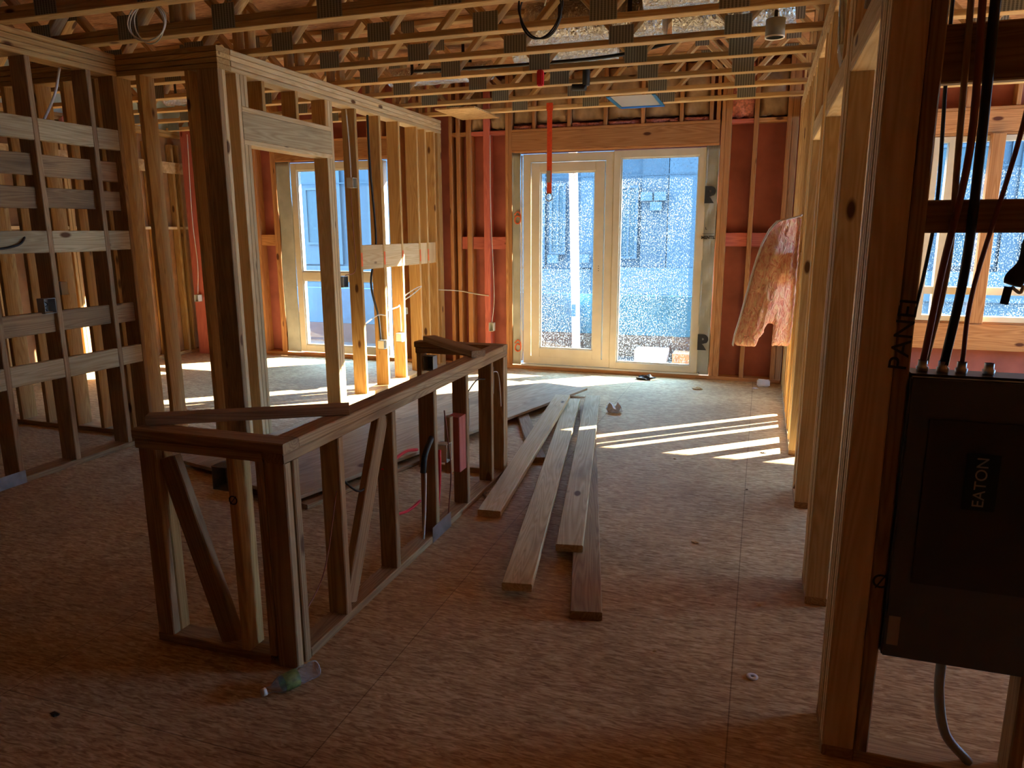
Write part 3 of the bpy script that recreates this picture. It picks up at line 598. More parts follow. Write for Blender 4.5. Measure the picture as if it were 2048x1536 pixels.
# plywood sheets stack
def sheet(x, y, ang, lx, ly, z0, z1, label):
    bm = bmesh.new(); abox(bm, 0, lx, 0, ly, 0, z1 - z0); bmesh.ops.bevel(bm, geom=list(bm.edges), offset=.0015, segments=1, affect='EDGES')
    me = bpy.data.meshes.new('plywood_sheet'); bm.to_mesh(me); bm.free(); me.materials.append(MT['ply_sheet'])
    o = put('plywood_sheet', me, Matrix.Translation((x, y, z0)) @ Matrix.Rotation(ang, 4, 'Z')); return tag(o, label, 'plywood sheet')
m = wood('ply_sheet', (0.50, 0.36, 0.22), (0.34, 0.22, 0.12), stain=0.4)
for n in m.node_tree.nodes:       # grain along the sheet's length (local X)
    if n.type == 'MAPPING':
        s = n.inputs['Scale'].default_value; n.inputs['Scale'].default_value = (s[2], s[0] * .45, s[0])
SA = math.atan2(6.87 - 3.44, -1.56 + 2.49)
sheet(-2.50, 3.42, SA, 3.62, .72, .055, .078, 'weathered plywood sheet on top of the stack left of the planks')
sheet(-2.66, 3.60, SA + .03, 3.5, 1.12, .030, .053, 'wide plywood sheet lying under the top sheet')
for i, (x, y) in enumerate(((-2.47, 3.46), (-2.55, 3.72))):
    lum('spacer_board', (x - (.02 if i else 0), y, .0145), (x + .38, y + 1.45, .0145), .07, .027, ['narrow spacer board at the near edge under the plywood sheets', 'second narrow spacer board under the plywood sheets'][i], 'pine_old_or_shaded', 'spacer board')

# ---------------------------------------------------------------- electrical panel and its cables
ep = empty('breaker_box', (.58, 2.24, .375), 'black electrical panel box with rectangular badge mounted between studs, cables entering its top', 'electrical panel')
boxes('enclosure', [(.402, .760, 2.20, 2.295, .375, 1.215)], 'panel_paint', ep, .003)
boxes('cover', [(.402, .760, 2.172, 2.199, .38, 1.21)], 'panel_trim', ep, .004)
boxes('door', [(.455, .735, 2.166, 2.171, .62, 1.10)], 'panel_paint', ep, .002)
bd = boxes('badge', [(.553, .633, 2.162, 2.1655, .855, 1.015)], 'badge', ep, .002)
text('writing', 'EATON', .040, facing((.593, 2.1615, .935), (0, 0, 1), (-1, 0, 0)), 'label_grey', bd, sx=1.05)
boxes('warning_label', [(.412, .442, 2.1695, 2.1715, .42, .51)], 'label_grey', ep)
for i, x in enumerate((.44, .49, .535, .60, .70)):
    lathe('connector', [(0, .014), (.012, .016), (.014, .012), (.03, .012)], 'galv', ep, Matrix.Translation((x, 2.25, 1.2155)))
def cable(pts, r, mat, label, name='cable'): return tag(tube(name, pts, r, mat), label, 'cable')
cable([(.492, 2.25, 1.235), (.515, 2.25, 1.5), (.500, 2.18, 1.8), (.490, 2.17, 2.2), (.485, 2.18, 2.8)], .012, 'black', 'thick black service cable dropping into the electrical panel')
cable([(.440, 2.25, 1.235), (.462, 2.25, 1.5), (.475, 2.17, 1.8), (.462, 2.17, 2.2), (.45, 2.18, 2.8)], .009, 'brown_cable', 'reddish brown cable at left entering the electrical panel top')
cable([(.449, 2.262, 1.235), (.476, 2.262, 1.5), (.458, 2.21, 1.8), (.446, 2.21, 2.2), (.43, 2.22, 2.8)], .008, 'pine_old_or_shaded', 'tan cable behind the leftmost cables of the panel')
cable([(.535, 2.25, 1.235), (.540, 2.25, 1.45), (.585, 2.18, 1.85), (.60, 2.17, 2.2), (.63, 2.18, 2.8)], .006, 'brown_cable', 'thin dark red cable rising rightwards from the panel')
cable([(.70, 2.25, 1.235), (.735, 2.25, 1.45), (.75, 2.24, 1.58)], .010, 'pine_old_or_shaded', 'short tan cable at the right corner of the panel top')
cable([(.406, 2.30, 1.3), (.430, 2.30, 1.5), (.44, 2.30, 1.7), (.425, 2.30, 2.1), (.42, 2.30, 2.75)], .005, 'black', 'thin black wire left of the panel cables')
tag(tube('flexible_conduit', [(.575, 2.24, .372), (.58, 2.24, .25), (.61, 2.24, .12), (.68, 2.24, .039)], .014, 'grey_plastic'), 'grey flexible conduit curving out of the panel bottom', 'conduit')
tag(tube('wire_scrap', [(.40, 2.12, .006), (.50, 2.15, .012), (.60, 2.12, .006), (.74, 2.15, .008)], .003, 'white_plastic'), 'thin wire scrap on the floor below the electrical panel', 'wire')
fs = empty('foam_sleeve', (.60, 2.20, 1.38), 'torn black foam sleeve hanging beside the panel cables', 'foam sleeve')
tube('sleeve', [(.655, 2.20, 1.589), (.63, 2.195, 1.52), (.610, 2.19, 1.46)], lambda t: .018 + .006 * math.sin(t * 9), 'rubber_foam', fs)
tube('sleeve_end', [(.603, 2.19, 1.455), (.598, 2.19, 1.41)], .010, 'rubber_foam', fs); tube('tie', [(.61, 2.19, 1.455), (.63, 2.19, 1.44), (.635, 2.19, 1.46)], .004, 'white_paint', fs)

# ---------------------------------------------------------------- electrical boxes and wires on the framing
def ebox(x, y, z, label, mat='white_plastic', dirx=1, s=(.055, .08, .09), face='y'):
    """box nailed to a stud; opening faces +x (or -y)"""
    t = empty('electrical_box', (x, y, z), label, 'electrical box')
    dx, dy, dz = s
    t_ = .003
    if face == 'x': rc = [(x, x + t_, y, y + dy, z, z + dz), (x, x + dx, y, y + t_, z, z + dz), (x, x + dx, y + dy - t_, y + dy, z, z + dz), (x, x + dx, y, y + dy, z, z + t_), (x, x + dx, y, y + dy, z + dz - t_, z + dz)]
    else: rc = [(x, x + dx, y + dy - t_, y + dy, z, z + dz), (x, x + t_, y, y + dy, z, z + dz), (x + dx - t_, x + dx, y, y + dy, z, z + dz), (x, x + dx, y, y + dy, z, z + t_), (x, x + dx, y, y + dy, z + dz - t_, z + dz)]
    boxes('box_shell', rc, mat, t)
    if face == 'x': tube('wire_ends', [(x + .01, y + dy * .3, z + dz * .9), (x + .03, y + dy * .6, z + dz * .6), (x + .025, y + dy * .35, z + dz * .4), (x + .02, y + dy * .6, z + dz * .15)], .003, 'black', t, n=5)
    return t
ebox(-3.655, 6.09, 1.99, 'white electrical box high on the stud beside the door header', face='x', s=(.065, .075, .09))
ebox(-3.625, 5.808, 1.10, 'open metal electrical box at mid height on the door opening studs', 'galv', face='x', s=(.06, .08, .10))
ebox(-3.66, 6.55, .42, 'white electrical box low on a partition stud, fed by the black cable', face='x', s=(.07, .066, .09))
ebox(-3.66, 6.665, .44, 'small white electrical box low, right of the black cable', face='x', s=(.07, .05, .09))
ebox(-3.66, 6.945, .44, 'white electrical box low in the third bay of the partition', face='x', s=(.07, .07, .09))
ebox(-3.66, 7.08, .72, 'small electrical box near the fourth partition stud', face='x', s=(.06, .05, .07))
ebox(-2.998, 8.02, .44, 'white outlet box on the red stud left of the balcony door', face='y', s=(.055, .075, .10))
ebox(-4.53, 3.583, 1.07, 'open grey double electrical box on the left wall stud', 'grey_plastic', face='x', s=(.065, .085, .10))
ebox(-5.26, 4.30, 1.12, 'white electrical box behind the left wall blocking', face='y', s=(.1, .06, .1))
ebox(-7.03, 7.78, .70, 'white outlet box on the red post in the far left room', face='y', s=(.06, .075, .09))
ebox(-1.865, 2.07, .67, 'grey green electrical box on the short return of the low wall', 'grey_plastic', face='y', s=(.07, .07, .09))
ebox(-1.62, 3.50, .36, 'pale electrical box on the red block inside the low wall', face='x', s=(.06, .07, .10))
ebox(-2.11, 4.385, .68, 'grey electrical box under the far cap of the low wall', 'grey_plastic', face='y', s=(.07, .07, .10))
ebox(.262, 7.30, .52, 'small white plate on the right stud wall below the insulation', 'white_paint', face='x', s=(.006, .04, .10))
cable([(-3.64, 6.50, 2.68), (-3.63, 6.49, 2.2), (-3.62, 6.53, 1.5), (-3.65, 6.45, 1.1), (-3.65, 6.57, .75), (-3.64, 6.58, .515)], .011, 'black', 'black cable running down inside the partition to a low box')
cable([(-3.65, 6.13, 2.68), (-3.64, 6.14, 2.4), (-3.63, 6.13, 2.085)], .006, 'white_plastic', 'white cable dropping to the high box beside the header')
cable([(-3.64, 6.13, 1.985), (-3.62, 6.11, 1.6), (-3.61, 6.10, 1.25), (-3.60, 5.90, 1.205)], .004, 'brown_cable', 'thin brown wire between the two boxes at the door studs')
cable([(-3.60, 6.21, .72), (-3.59, 6.45, .78), (-3.585, 6.61, .76)], .006, 'white_plastic', 'white cable in the first partition bay at knee height')
cable([(-3.60, 6.66, .80), (-3.58, 6.85, .82), (-3.60, 6.95, .81), (-3.60, 6.96, .55)], .006, 'white_plastic', 'white cable looping down in the second partition bay')
cable([(-3.60, 7.07, .92), (-3.57, 7.25, .98), (-3.55, 7.38, 1.0), (-3.57, 7.22, .93), (-3.60, 7.08, .88)], .006, 'white_plastic', 'white cable loop in the third partition bay')
cable([(-3.60, 7.93, .92), (-3.4, 8.085, .90), (-3.2, 8.09, .87), (-3.02, 8.09, .85)], .006, 'white_plastic', 'white cable crossing the studs left of the red stud')
cable([(-2.985, 8.09, 2.65), (-2.985, 8.085, 1.9), (-2.96, 8.085, 1.2), (-2.95, 8.08, .8), (-2.97, 8.06, .545)], .004, 'white_plastic', 'white cable running down the red stud to an outlet box')
cable([(-4.50, 3.95, 2.67), (-4.55, 3.93, 2.5), (-4.62, 3.88, 2.33)], .008, 'white_plastic', 'white cable hanging behind the blocking of the left wall')
cable([(-6.96, 7.84, 2.8), (-7.0, 7.84, 1.8), (-6.98, 7.84, 1.2), (-7.0, 7.82, .80)], .005, 'white_plastic', 'white cable running down beside the red post in the far room')
cable([(-1.57, 2.45, .62), (-1.58, 2.65, .50), (-1.585, 2.85, .66)], .005, 'black', 'black cable sagging between studs of the low wall')
cable([(-1.56, 2.15, .18), (-1.55, 2.28, .30), (-1.56, 2.41, .58)], .0025, 'brown_cable', 'thin brown wire near the front corner of the low wall')
cable([(-1.57, 3.78, .66), (-1.56, 3.95, .73), (-1.58, 4.15, .70)], .004, 'black', 'black wire between the rear studs of the low wall')
cable([(-1.55, 4.20, .74), (-1.545, 4.30, .70), (-1.55, 4.36, .48)], .003, 'white_plastic', 'thin pale wire hanging at the rear post of the low wall')
cable([(-1.60, 2.86, .52), (-1.60, 3.08, .54), (-1.59, 3.20, .52)], .008, 'red_plastic', 'red tube stub in the upper middle of the low wall')
cable([(-1.60, 2.92, .27), (-1.60, 3.10, .23), (-1.59, 3.22, .24)], .008, 'red_plastic', 'red tube stub low in the middle of the low wall')
cable([(-1.575, 3.39, .10), (-1.57, 3.42, .28), (-1.575, 3.44, .45)], .009, 'red_plastic', 'upright red water tube beside the metal guard plate')
cable([(-1.57, 3.36, .56), (-1.56, 3.30, .545), (-1.555, 3.22, .49), (-1.56, 3.20, .40)], .016, 'black', 'bent black foam insulated pipe inside the low wall')
cable([(-1.545, 3.20, .40), (-1.545, 3.18, .20), (-1.548, 3.16, .06)], .006, 'white_plastic', 'tan cable running down below the foam pipe')
cable([(-1.56, 3.48, .66), (-1.555, 3.50, .52), (-1.55, 3.53, .30), (-1.56, 3.5, .05)], .004, 'brown_cable', 'brown wire hanging in front of the red block')

# coils of wire hanging from the trusses
def coil(c, rx, rz, turns, rad, mat, label, seed):
    q = random.Random(seed); t = empty('wire_coil', (c[0], c[1], c[2] + rz), label, 'wire coil')
    for k in range(turns):
        pts = []; ph = q.uniform(0, 6)
        for a in range(14):
            an = 2 * math.pi * a / 14; j = 1 + .06 * math.sin(2 * an + ph)
            pts.append((c[0] + rx * j * math.cos(an) + q.uniform(-.004, .004), c[1] + .012 * k + .01 * math.sin(an + ph), c[2] + rz * j * math.sin(an)))
        tube('loop', pts, rad, mat, t, n=6, closed=True, sub=4)
    tube('lead', [(c[0] - rx * .8, c[1], c[2] + rz * .6), (c[0] - rx * .9, c[1], c[2] + rz * 1.2), (c[0] - rx * .85, c[1] + .02, c[2] + rz * 1.7)], rad, mat, t, n=6)
coil((-3.66, 3.86, 2.855), .125, .11, 3, .0045, 'white_plastic', 'coil of pale grey wire hanging from the second truss at upper left', 3)
coil((-1.24, 4.16, 2.80), .125, .155, 3, .005, 'black', 'coil of black cable hanging from the trusses at top centre', 5)
cable([(-1.22, 4.3, 3.2), (-1.25, 4.4, 3.0), (-1.31, 4.5, 2.9)], .004, 'white_plastic', 'pale wires behind the black coil at top centre')
cable([(-4.52, 3.55, 1.60), (-4.46, 3.50, 1.56), (-4.45, 3.44, 1.52), (-4.46, 3.3, 1.50), (-4.47, 3.15, 1.53)], .007, 'black', 'dark cable loop on the blocking at the left edge')

# orange safety strap
st = empty('safety_strap', (-2.19, 7.74, 2.84), 'orange webbing strap with steel ring hanging from a truss before the door', 'safety strap')
boxes('webbing', [(-2.219, -2.165, 7.742, 7.745, 1.98, 2.845)], 'orange_web', st)
boxes('webbing_wrap', [(-2.226, -2.158, 7.735, 7.749, 2.82, 2.90)], 'orange_web', st, .003)
boxes('tape_wrap', [(-2.222, -2.178, 7.738, 7.7415, 2.10, 2.22)], 'label_grey', st)
rp = [(-2.193 + .036 * math.cos(a), 7.744, 1.948 + .040 * math.sin(a)) for a in [2 * math.pi * k / 12 for k in range(12)]]
tube('ring', rp, .006, 'steel', st, closed=True, sub=3)

# flexible foil ducts threaded through the trusses
def duct(pts, r, label):
    t = empty('flexible_duct', pts[0], label, 'flexible duct')
    tube('duct_hose', pts, lambda u: r * (1 + .025 * math.sin(u * 120) + .03 * math.sin(u * 37)), 'foil', t, n=20, sub=14)
    for p, q in ((pts[0], pts[1]), (pts[1], pts[2])):
        c = (Vector(p) + Vector(q)) / 2
        for sgn in (-1, 1): boxes('hanger_strap', [(c.x - .015, c.x + .015, c.y + sgn * r * 1.03 - .001, c.y + sgn * r * 1.03 + .001, c.z, 3.299)], 'black', t)
    return t
duct([(-3.55, 6.83, 3.06), (-3.0, 6.83, 3.06), (-2.5, 6.84, 3.07)], .085, 'crinkled foil duct lying in the trusses right of the partition')
duct([(-2.05, 6.22, 3.08), (-1.6, 6.2, 3.07), (-1.2, 6.23, 3.08)], .13, 'crinkled foil duct between trusses above the balcony door')
duct([(-1.75, 5.62, 3.09), (-1.2, 5.62, 3.08), (-.75, 5.61, 3.08)], .155, 'crinkled foil duct in the middle of the ceiling trusses')
duct([(-.68, 5.62, 3.09), (-.25, 5.62, 3.06), (.1, 5.6, 3.1)], .16, 'bright foil duct beside the can lamp')
duct([(-.8, 5.02, 3.1), (-.3, 5.02, 3.09), (.15, 5.0, 3.1)], .15, 'foil duct at the top edge, nearest the right wall')
duct([(-6.3, 6.83, 3.03), (-5.9, 6.84, 3.03), (-5.6, 6.83, 2.98)], .08, 'foil duct in the trusses of the left room')
duct([(1.5, 5.0, 3.05), (2.1, 5.0, 3.05), (2.8, 5.0, 3.05)], .15, 'foil duct above the right hand room')
cable([(-2.9, 6.02, 2.93), (-2.0, 6.04, 2.92), (-1.2, 6.03, 2.93), (-.7, 6.03, 3.0)], .014, 'black', 'thick black cable lying along the trusses below the foil ducts')
# can lamp
cl = empty('can_lamp', (-.01, 4.85, 2.74), 'grey cylindrical can light hanging from a truss near the right wall', 'can light')
lathe('housing', [(0, .052), (.0, .055), (.10, .055), (.10, .02), (.101, .0)], 'grey_plastic', cl, Matrix.Translation((-.01, 4.85, 2.70)))
lathe('trim_ring', [(0, .048), (-.004, .056), (.006, .057)], 'white_paint', cl, Matrix.Translation((-.01, 4.85, 2.70)))
bx('bracket', -.02, 0, 4.80, 4.90, 2.801, 2.839, 'black', cl)
# taped plastic hanging below trusses
tp = empty('taped_sheet', (-1.25, 7.55, 2.835), 'clear plastic sheet edged with blue tape under the trusses', 'plastic sheet')
boxes('sheet', [(-1.47, -1.04, 7.22, 7.88, 2.8335, 2.8345)], 'clear_plastic', tp)
boxes('tape_strip', [(-1.47, -1.03, 7.84, 7.90, 2.824, 2.833)], 'blue_tape', tp)
boxes('tape_strip', [(-1.49, -1.455, 7.20, 7.88, 2.826, 2.833)], 'blue_sheet', tp); boxes('tape_strip', [(-1.06, -1.025, 7.20, 7.88, 2.826, 2.833)], 'blue_sheet', tp)
boxes('tape_strip', [(2.0, 2.5, 7.5, 7.56, 2.826, 2.836)], 'blue_tape', tp) if False else None
tag(boxes('osb_offcut', [(-3.30, -2.86, 7.30, 8.05, 2.822, 2.838)], 'osb_raw'), 'pale board offcut lying under the last truss left of the door', 'board offcut')
sp = empty('sprinkler_cap', (-1.75, 5.9, 2.72), 'red sprinkler head cap hanging between trusses', 'sprinkler head')
boxes('cap', [(-1.775, -1.725, 5.88, 5.93, 2.72, 2.84)], 'red_plastic', sp, .008)
sp = empty('sprinkler_cap', (-5.62, 5.9, 2.6), 'red sprinkler head cap seen through the left stud wall', 'sprinkler head')
boxes('cap', [(-5.65, -5.59, 5.87, 5.93, 2.62, 2.80)], 'red_plastic', sp, .01)
bp_ = empty('drain_pipe', (-1.5, 6.2, 2.8), 'black plastic drain pipe stub with elbow between trusses', 'pipe')
tube('pipe', [(-1.50, 6.42, 3.298), (-1.50, 6.42, 2.80)], .032, 'black', bp_, n=14); tube('elbow', [(-1.62, 6.42, 2.79), (-1.50, 6.42, 2.785)], .028, 'black', bp_, n=14)
# galvanised stack duct in the right wall
gd = empty('metal_duct', (.30, 4.0, 2.31), 'dark galvanised sheet metal duct boot above the right wall headers', 'metal duct')
tube('pipe', [(.315, 4.20, 2.90), (.315, 4.12, 2.6), (.315, 4.0, 2.42)], .038, 'steel', gd, n=14)
board('boot', (.315, 3.98, 2.42), (.315, 3.72, 2.302), .075, .06, (1, 0, 0), 'galv', gd)
gd2 = empty('metal_duct', (.32, 2.9, 2.31), 'galvanised duct strap near the top of the first doorway', 'metal duct')
board('boot', (.312, 2.95, 2.34), (.312, 2.78, 2.62), .07, .02, (1, 0, 0), 'galv', gd2)

# ---------------------------------------------------------------- insulation
def batt(name, loc, dims, mat, label, group=None, seed=0, amp=.02):
    q = random.Random(seed); n, mz = 8, 8; bm = bmesh.new(); bmesh.ops.create_cube(bm, size=1)
    bmesh.ops.subdivide_edges(bm, edges=bm.edges[:], cuts=6, use_grid_fill=True)
    for v in bm.verts:
        e = 1 - max(abs(v.co.x), abs(v.co.z)) * 2
        v.co.y *= .55 + .6 * min(1, e * 2.2); v.co.x *= dims[0]; v.co.y *= dims[1]; v.co.z *= dims[2]
        v.co += Vector((q.uniform(-1, 1) * amp * .25, q.uniform(-1, 1) * amp * .6, q.uniform(-1, 1) * amp * .5))
    o = bmesh_obj(name, bm, mat, None, loc, smooth=True); return tag(o, label, 'insulation', group)
gx = [(-2.73, -2.50)] + [(a + S, b) for a, b in zip(crx[:-2], crx[1:-1])]
for k, (a, b) in enumerate(gx):
    batt('insulation_batt', ((a + b) / 2, 8.18, 3.02), (b - a - .014, .075, .50), 'kraft', 'brown paper faced insulation batt above the balcony door header, bay %s from the left' % ['one', 'two', 'three', 'four', 'five', 'six'][k], 'kraft faced batts above the door', k)
    batt('insulation_tuft', ((a + b) / 2, 8.15, 2.722), (b - a - .02, .05, .035), 'pink_fibre', 'torn pink fibre edge below paper batt above the door, bay %s from the left' % ['one', 'two', 'three', 'four', 'five', 'six'][k], 'pink tufts above the door', k + 20, .015)
for k, (a, b, l) in enumerate(((-.385, -.16, 'torn pink insulation batt above the red panels right of the door'), (-.115, .155, 'brown paper insulation batt in the corner by the right wall'), (-3.225, -3.075, 'paper insulation batt left of the red stud'), (-3.0, -2.81, 'crumpled paper insulation batt right of the red stud'))):
    batt('insulation_batt', ((a + b) / 2, 8.17, 2.98), (b - a - .012, .10, .52), 'kraft' if k else 'pink_fibre', l, None, 40 + k, .03)
batt('insulation_batt', (-7.22, 6.95, 2.65), (.12, .34, .36), 'pink_fibre', 'pink insulation bulging from the far left wall top', None, 60, .04)
batt('insulation_batt', (-7.22, 5.9, 2.7), (.12, .34, .25), 'pink_fibre', 'pink insulation at the far left wall seen through the blocking', None, 61, .04)
batt('insulation_batt', (-7.22, 6.45, 2.72), (.12, .34, .22), 'pink_fibre', 'small pink insulation piece at the far left wall', None, 62, .04)
# drooping batt on the right wall: a curved slab hanging out of the studs at y 6.0
def droop():
    # outline in the x-z plane at y about 6, given as left edge and right edge per height
    rows = [(1.69, .150, .262), (1.66, .095, .263), (1.60, .045, .264), (1.50, .000, .264), (1.38, -.035, .264), (1.25, -.065, .264), (1.12, -.090, .264), (1.00, -.115, .262), (.88, -.140, .258), (.78, -.165, .255), (.70, -.175, .250)]
    n = 12; q = random.Random(4)
    t = empty('insulation_batt', (.2, 6.0, .68), 'pink fibreglass batt with paper edge drooping out of the right stud wall', 'insulation')
    def grid(dy, jit):
        g = []
        for (z, a, b) in rows:
            row = []
            for i in range(n + 1):
                u = i / n; x = a + (b - a) * u
                bulge = -.07 * math.sin(math.pi * min(1, u * 1.05)) * min(1, (1.72 - z) * 2.5)
                row.append(Vector((x, 6.0 + dy + bulge + (.25 * u * .3) + q.uniform(-jit, jit), z + q.uniform(-jit, jit))))
            g.append(row)
        return g
    F, B = grid(0, .008), grid(.07, .002); nr = len(rows)
    def skip(r, i):   # the split at the bottom
        z = rows[r][0]; u = (i + .5) / n; w_ = (1.14 - z) * .34
        return z < 1.14 and abs(u - (.60 - (1.14 - z) * .12)) < w_ * (.75 if z > .8 else 1.1)
    bm = bmesh.new(); vf = [[bm.verts.new(p - Vector((.2, 6.0, .68))) for p in row] for row in F]; vb = [[bm.verts.new(p - Vector((.2, 6.0, .68))) for p in row] for row in B]
    cells = {(r, i) for r in range(nr - 1) for i in range(n) if not skip(r, i)}
    for (r, i) in cells:
        bm.faces.new((vf[r][i], vf[r + 1][i], vf[r + 1][i + 1], vf[r][i + 1])); bm.faces.new((vb[r][i], vb[r][i + 1], vb[r + 1][i + 1], vb[r + 1][i]))
        for (dr, di, e) in ((0, -1, ((r, i), (r + 1, i))), (0, 1, ((r, i + 1), (r + 1, i + 1))), (-1, 0, ((r, i), (r, i + 1))), (1, 0, ((r + 1, i), (r + 1, i + 1)))):
            if (r + dr, i + di) not in cells:
                a, b = e; bm.faces.new((vf[a[0]][a[1]], vf[b[0]][b[1]], vb[b[0]][b[1]], vb[a[0]][a[1]]))
    bmesh.ops.recalc_face_normals(bm, faces=bm.faces[:])
    o = bmesh_obj('fibre_body', bm, 'fibre_face', t, (.2, 6.0, .68), smooth=True)
    sd = o.modifiers.new('sub', 'SUBSURF'); sd.levels = sd.render_levels = 2
    tx = bpy.data.textures.new('fluff', 'CLOUDS'); tx.noise_scale = .035; dm = o.modifiers.new('fluff', 'DISPLACE'); dm.texture = tx; dm.strength = .022; dm.texture_coords = 'LOCAL'
    ed = [(a - .004, 6.035 + .0 * z, z) for (z, a, b) in rows]; ed[0] = (.255, 6.05, 1.70)
    bm = bmesh.new(); pv = None
    for (x, y, z) in [(.262, 6.06, 1.712)] + ed:
        c = [bm.verts.new(Vector(p) - Vector((.2, 6.0, .68))) for p in ((x, y - .045, z), (x - .006, y, z + .006), (x - .004, y + .055, z + .004), (x + .006, y + .055, z - .004), (x + .004, y, z - .004), (x + .008, y - .045, z - .004))]
        if pv:
            for k in range(6): bm.faces.new((pv[k], pv[(k + 1) % 6], c[(k + 1) % 6], c[k]))
        pv = c
    bmesh_obj('paper_facing', bm, 'paper', t, (.2, 6.0, .68), smooth=True)
droop()

# ---------------------------------------------------------------- debris
bt = empty('water_bottle', (-1.50, 1.95, .0), 'clear plastic water bottle with dark green label lying by the low wall corner', 'water bottle')
A0, A1 = Vector((-1.548, 1.868, .032)), Vector((-1.455, 2.05, .032)); zz = (A1 - A0).normalized(); xx = zz.orthogonal().normalized(); yy = zz.cross(xx)
BM = Matrix(((xx.x, yy.x, zz.x, A0.x), (xx.y, yy.y, zz.y, A0.y), (xx.z, yy.z, zz.z, A0.z), (0, 0, 0, 1)))
lathe('body', [(.010, .0115), (.028, .0125), (.034, .014), (.05, .024), (.066, .031), (.075, .0315), (.13, .0315), (.134, .0295), (.138, .0315), (.150, .0315), (.154, .0295), (.158, .0315), (.170, .0315), (.174, .0295), (.178, .0315), (.20, .0315), (.208, .028), (.210, .015), (.206, .0)], 'clear_plastic', bt, BM)
lathe('cap', [(-.006, .0), (-.006, .013), (.009, .0142), (.010, .0)], 'white_plastic', bt, BM)
lathe('label_band', [(.072, .0318), (.073, .0322), (.126, .0322), (.127, .0318)], 'bottle_label', bt, BM)
def chip(x, y, s, label, mat, name='wood_chip', cat='wood chip', h=.006, seed=0):
    q = random.Random(seed); bm = bmesh.new(); bmesh.ops.create_icosphere(bm, subdivisions=2, radius=1)
    for v in bm.verts: v.co = Vector((v.co.x * s * q.uniform(.5, 1.2), v.co.y * s * .6 * q.uniform(.5, 1.2), max(0, v.co.z + .8) * h * q.uniform(.4, 1.3)))
    return tag(bmesh_obj(name, bm, mat, None, (x, y, .0)), label, cat)
o = lathe('washer', [(0, .006), (0, .021), (.004, .021), (.004, .006), (0, .006)], 'paper', None, Matrix.Translation((.062, 2.545, .0005))); tag(o, 'pale round washer on the floor near the right wall', 'washer')
chip(-1.17, 6.32, .09, 'crumpled bluish rag on the floor right of the plank ends', 'paper', 'crumpled_rag', 'rag', .05, 1)
chip(-1.13, 7.90, .12, 'crumpled dark cloth scrap on the floor at the door sill', 'rubber_foam', 'cloth_scrap', 'cloth scrap', .03, 2)
chip(-.55, 7.55, .06, 'flat grey stick of debris on the floor before the red panels', 'pine_grey', 'wood_chip', 'wood chip', .012, 3)
chip(-.235, 3.68, .022, 'small pale wood chip on the open floor at centre right', 'pine_pale', seed=5)
chip(-2.17, 1.58, .02, 'dark scrap on the floor in the lower left', 'ink', seed=6)
chip(-1.51, 3.98, .03, 'pale crumpled scrap on the bottom plate of the low wall', 'paper', 'paper_scrap', 'paper scrap', .02, 7)
chip(.10, 5.45, .03, 'pale scrap on the floor near the second post group', 'paper', 'paper_scrap', 'paper scrap', .006, 8)
chip(.02, 7.75, .03, 'small white scrap near the far right corner', 'paper', 'paper_scrap', 'paper scrap', .008, 9)
tag(boxes('crumpled_box', [(.03, .16, 7.86, 7.93, .001, .075)], 'paper', None, .012), 'small crumpled grey box on the floor in the far right corner', 'box')
q = random.Random(11)
for k, (x, y) in enumerate(((-1.62, 2.62), (-1.0, 2.3), (.0, 4.6), (-.5, 5.1), (.08, 3.1), (-2.6, 2.4), (-.3, 2.6))):
    chip(x, y, .010, 'tiny pale wood splinter on the subfloor', 'pine_pale', 'wood_splinter', 'splinter', .004, 30 + k)['group'] = 'splinters scattered on the floor'

# ---------------------------------------------------------------- outdoors
g = bmesh.new(); abox(g, -60, 60, 8.6, 80, -6.1, -6.0); tag(bmesh_obj('street', g, 'street'), 'street ground far below the balcony', 'ground', kind='structure')
bal = empty('balcony', (-1.5, 9.0, -.3), 'balcony outside the door with blue sheeted parapet', 'balcony', kind='structure')
boxes('slab', [(-7.4, 6.6, 8.27, 9.75, -.30, -.02)], 'concrete', bal)
boxes('curb', [(-7.4, 6.6, 9.45, 9.60, -.02, .26)], 'concrete', bal)
boxes('parapet_sheet', [(-7.4, 1.2, 9.46, 9.50, .262, .78)], 'blue_sheet', bal)
boxes('upper_slab', [(-7.4, 6.6, 8.26, 9.30, 3.0, 3.25)], 'concrete', bal)
po = empty('white_post', (-2.27, 9.3, -.02), 'white sunlit post leaning outside the glazed door', 'post')
board('post', (-2.245, 9.3, -.015), (-2.33, 9.3, 2.62), .10, .06, (1, 0, 0), 'white_paint', po)
boxes('blue_tape_patch', [(-2.31, -2.255, 9.262, 9.268, .50, .66)], 'blue_tape', po)
tag(boxes('storage_crate', [(-1.45, -1.05, 9.1, 9.38, -.019, .13)], 'white_paint'), 'white box on the balcony floor behind the fixed pane', 'box')
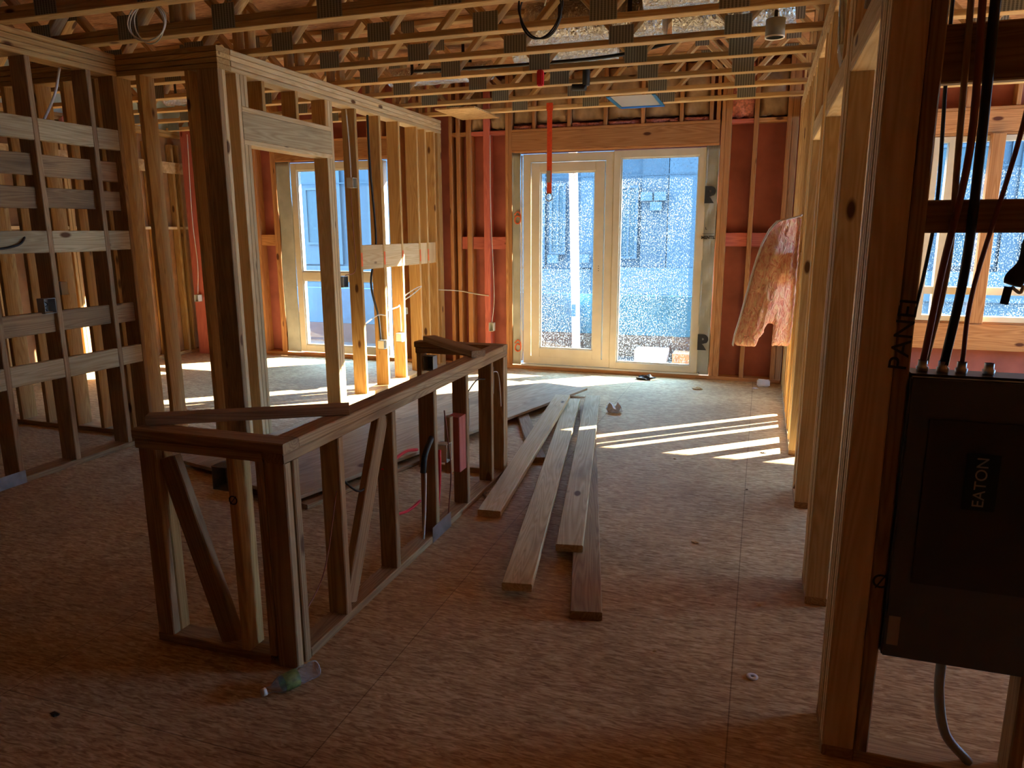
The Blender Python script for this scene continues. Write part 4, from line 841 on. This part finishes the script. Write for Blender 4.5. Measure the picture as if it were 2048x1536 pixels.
tag(boxes('board_stack', [(-.98, -.74, 9.1, 9.38, -.019, .10)], 'ply'), 'brown board piece on the balcony floor behind the fixed pane', 'board')
bd_ = empty('apartment_building', (-4, 20, -6), 'blue grey apartment building across the street seen through the glass', 'building')
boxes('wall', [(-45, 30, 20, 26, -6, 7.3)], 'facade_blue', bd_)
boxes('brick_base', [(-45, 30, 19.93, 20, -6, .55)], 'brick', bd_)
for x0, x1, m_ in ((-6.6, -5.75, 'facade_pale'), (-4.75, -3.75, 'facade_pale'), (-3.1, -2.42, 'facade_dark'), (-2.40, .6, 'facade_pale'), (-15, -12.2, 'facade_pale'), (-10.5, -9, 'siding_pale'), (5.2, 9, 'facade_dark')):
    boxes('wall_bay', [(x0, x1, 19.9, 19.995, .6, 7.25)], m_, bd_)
boxes('siding_band', [(-4.4, 30, 19.85, 19.92, -.1, .62)], 'siding_pale', bd_)
for k, (x, z, ww, hh) in enumerate(((-5.6, .95, .45, 1.9), (-3.68, .85, .5, 1.9), (-5.5, 4.2, .9, 1.6), (-3.4, 4.0, .9, 1.6), (-7.4, 1.0, .9, 1.7), (-8.8, 1.0, .8, 1.7), (3.3, 2.0, 1.5, 1.5), (5.4, 2.0, 1.3, 1.5), (4.2, .75, .9, .8), (5.6, .75, .9, .8), (3.3, 4.6, 1.5, 1.5), (-13.4, 1.2, 1.0, 1.7), (-11.2, 1.2, 1.0, 1.7))):
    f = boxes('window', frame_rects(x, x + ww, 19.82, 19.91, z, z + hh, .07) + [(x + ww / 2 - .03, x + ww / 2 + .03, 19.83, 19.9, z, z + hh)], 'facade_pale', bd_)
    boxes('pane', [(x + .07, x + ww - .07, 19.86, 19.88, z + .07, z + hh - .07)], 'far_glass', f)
for x, z in ((-5.62, .72), (-4.75, .74), (-3.1, 2.35), (-2.75, 2.35), (-2.85, 2.1)): boxes('wall_unit', [(x, x + .30, 19.7, 19.81, z, z + .22)], 'siding_pale', bd_)
for z in (3.0, 3.6, 6.0): boxes('panel_seam', [(-45, 30, 19.88, 19.9, z, z + .03)], 'facade_dark', bd_)
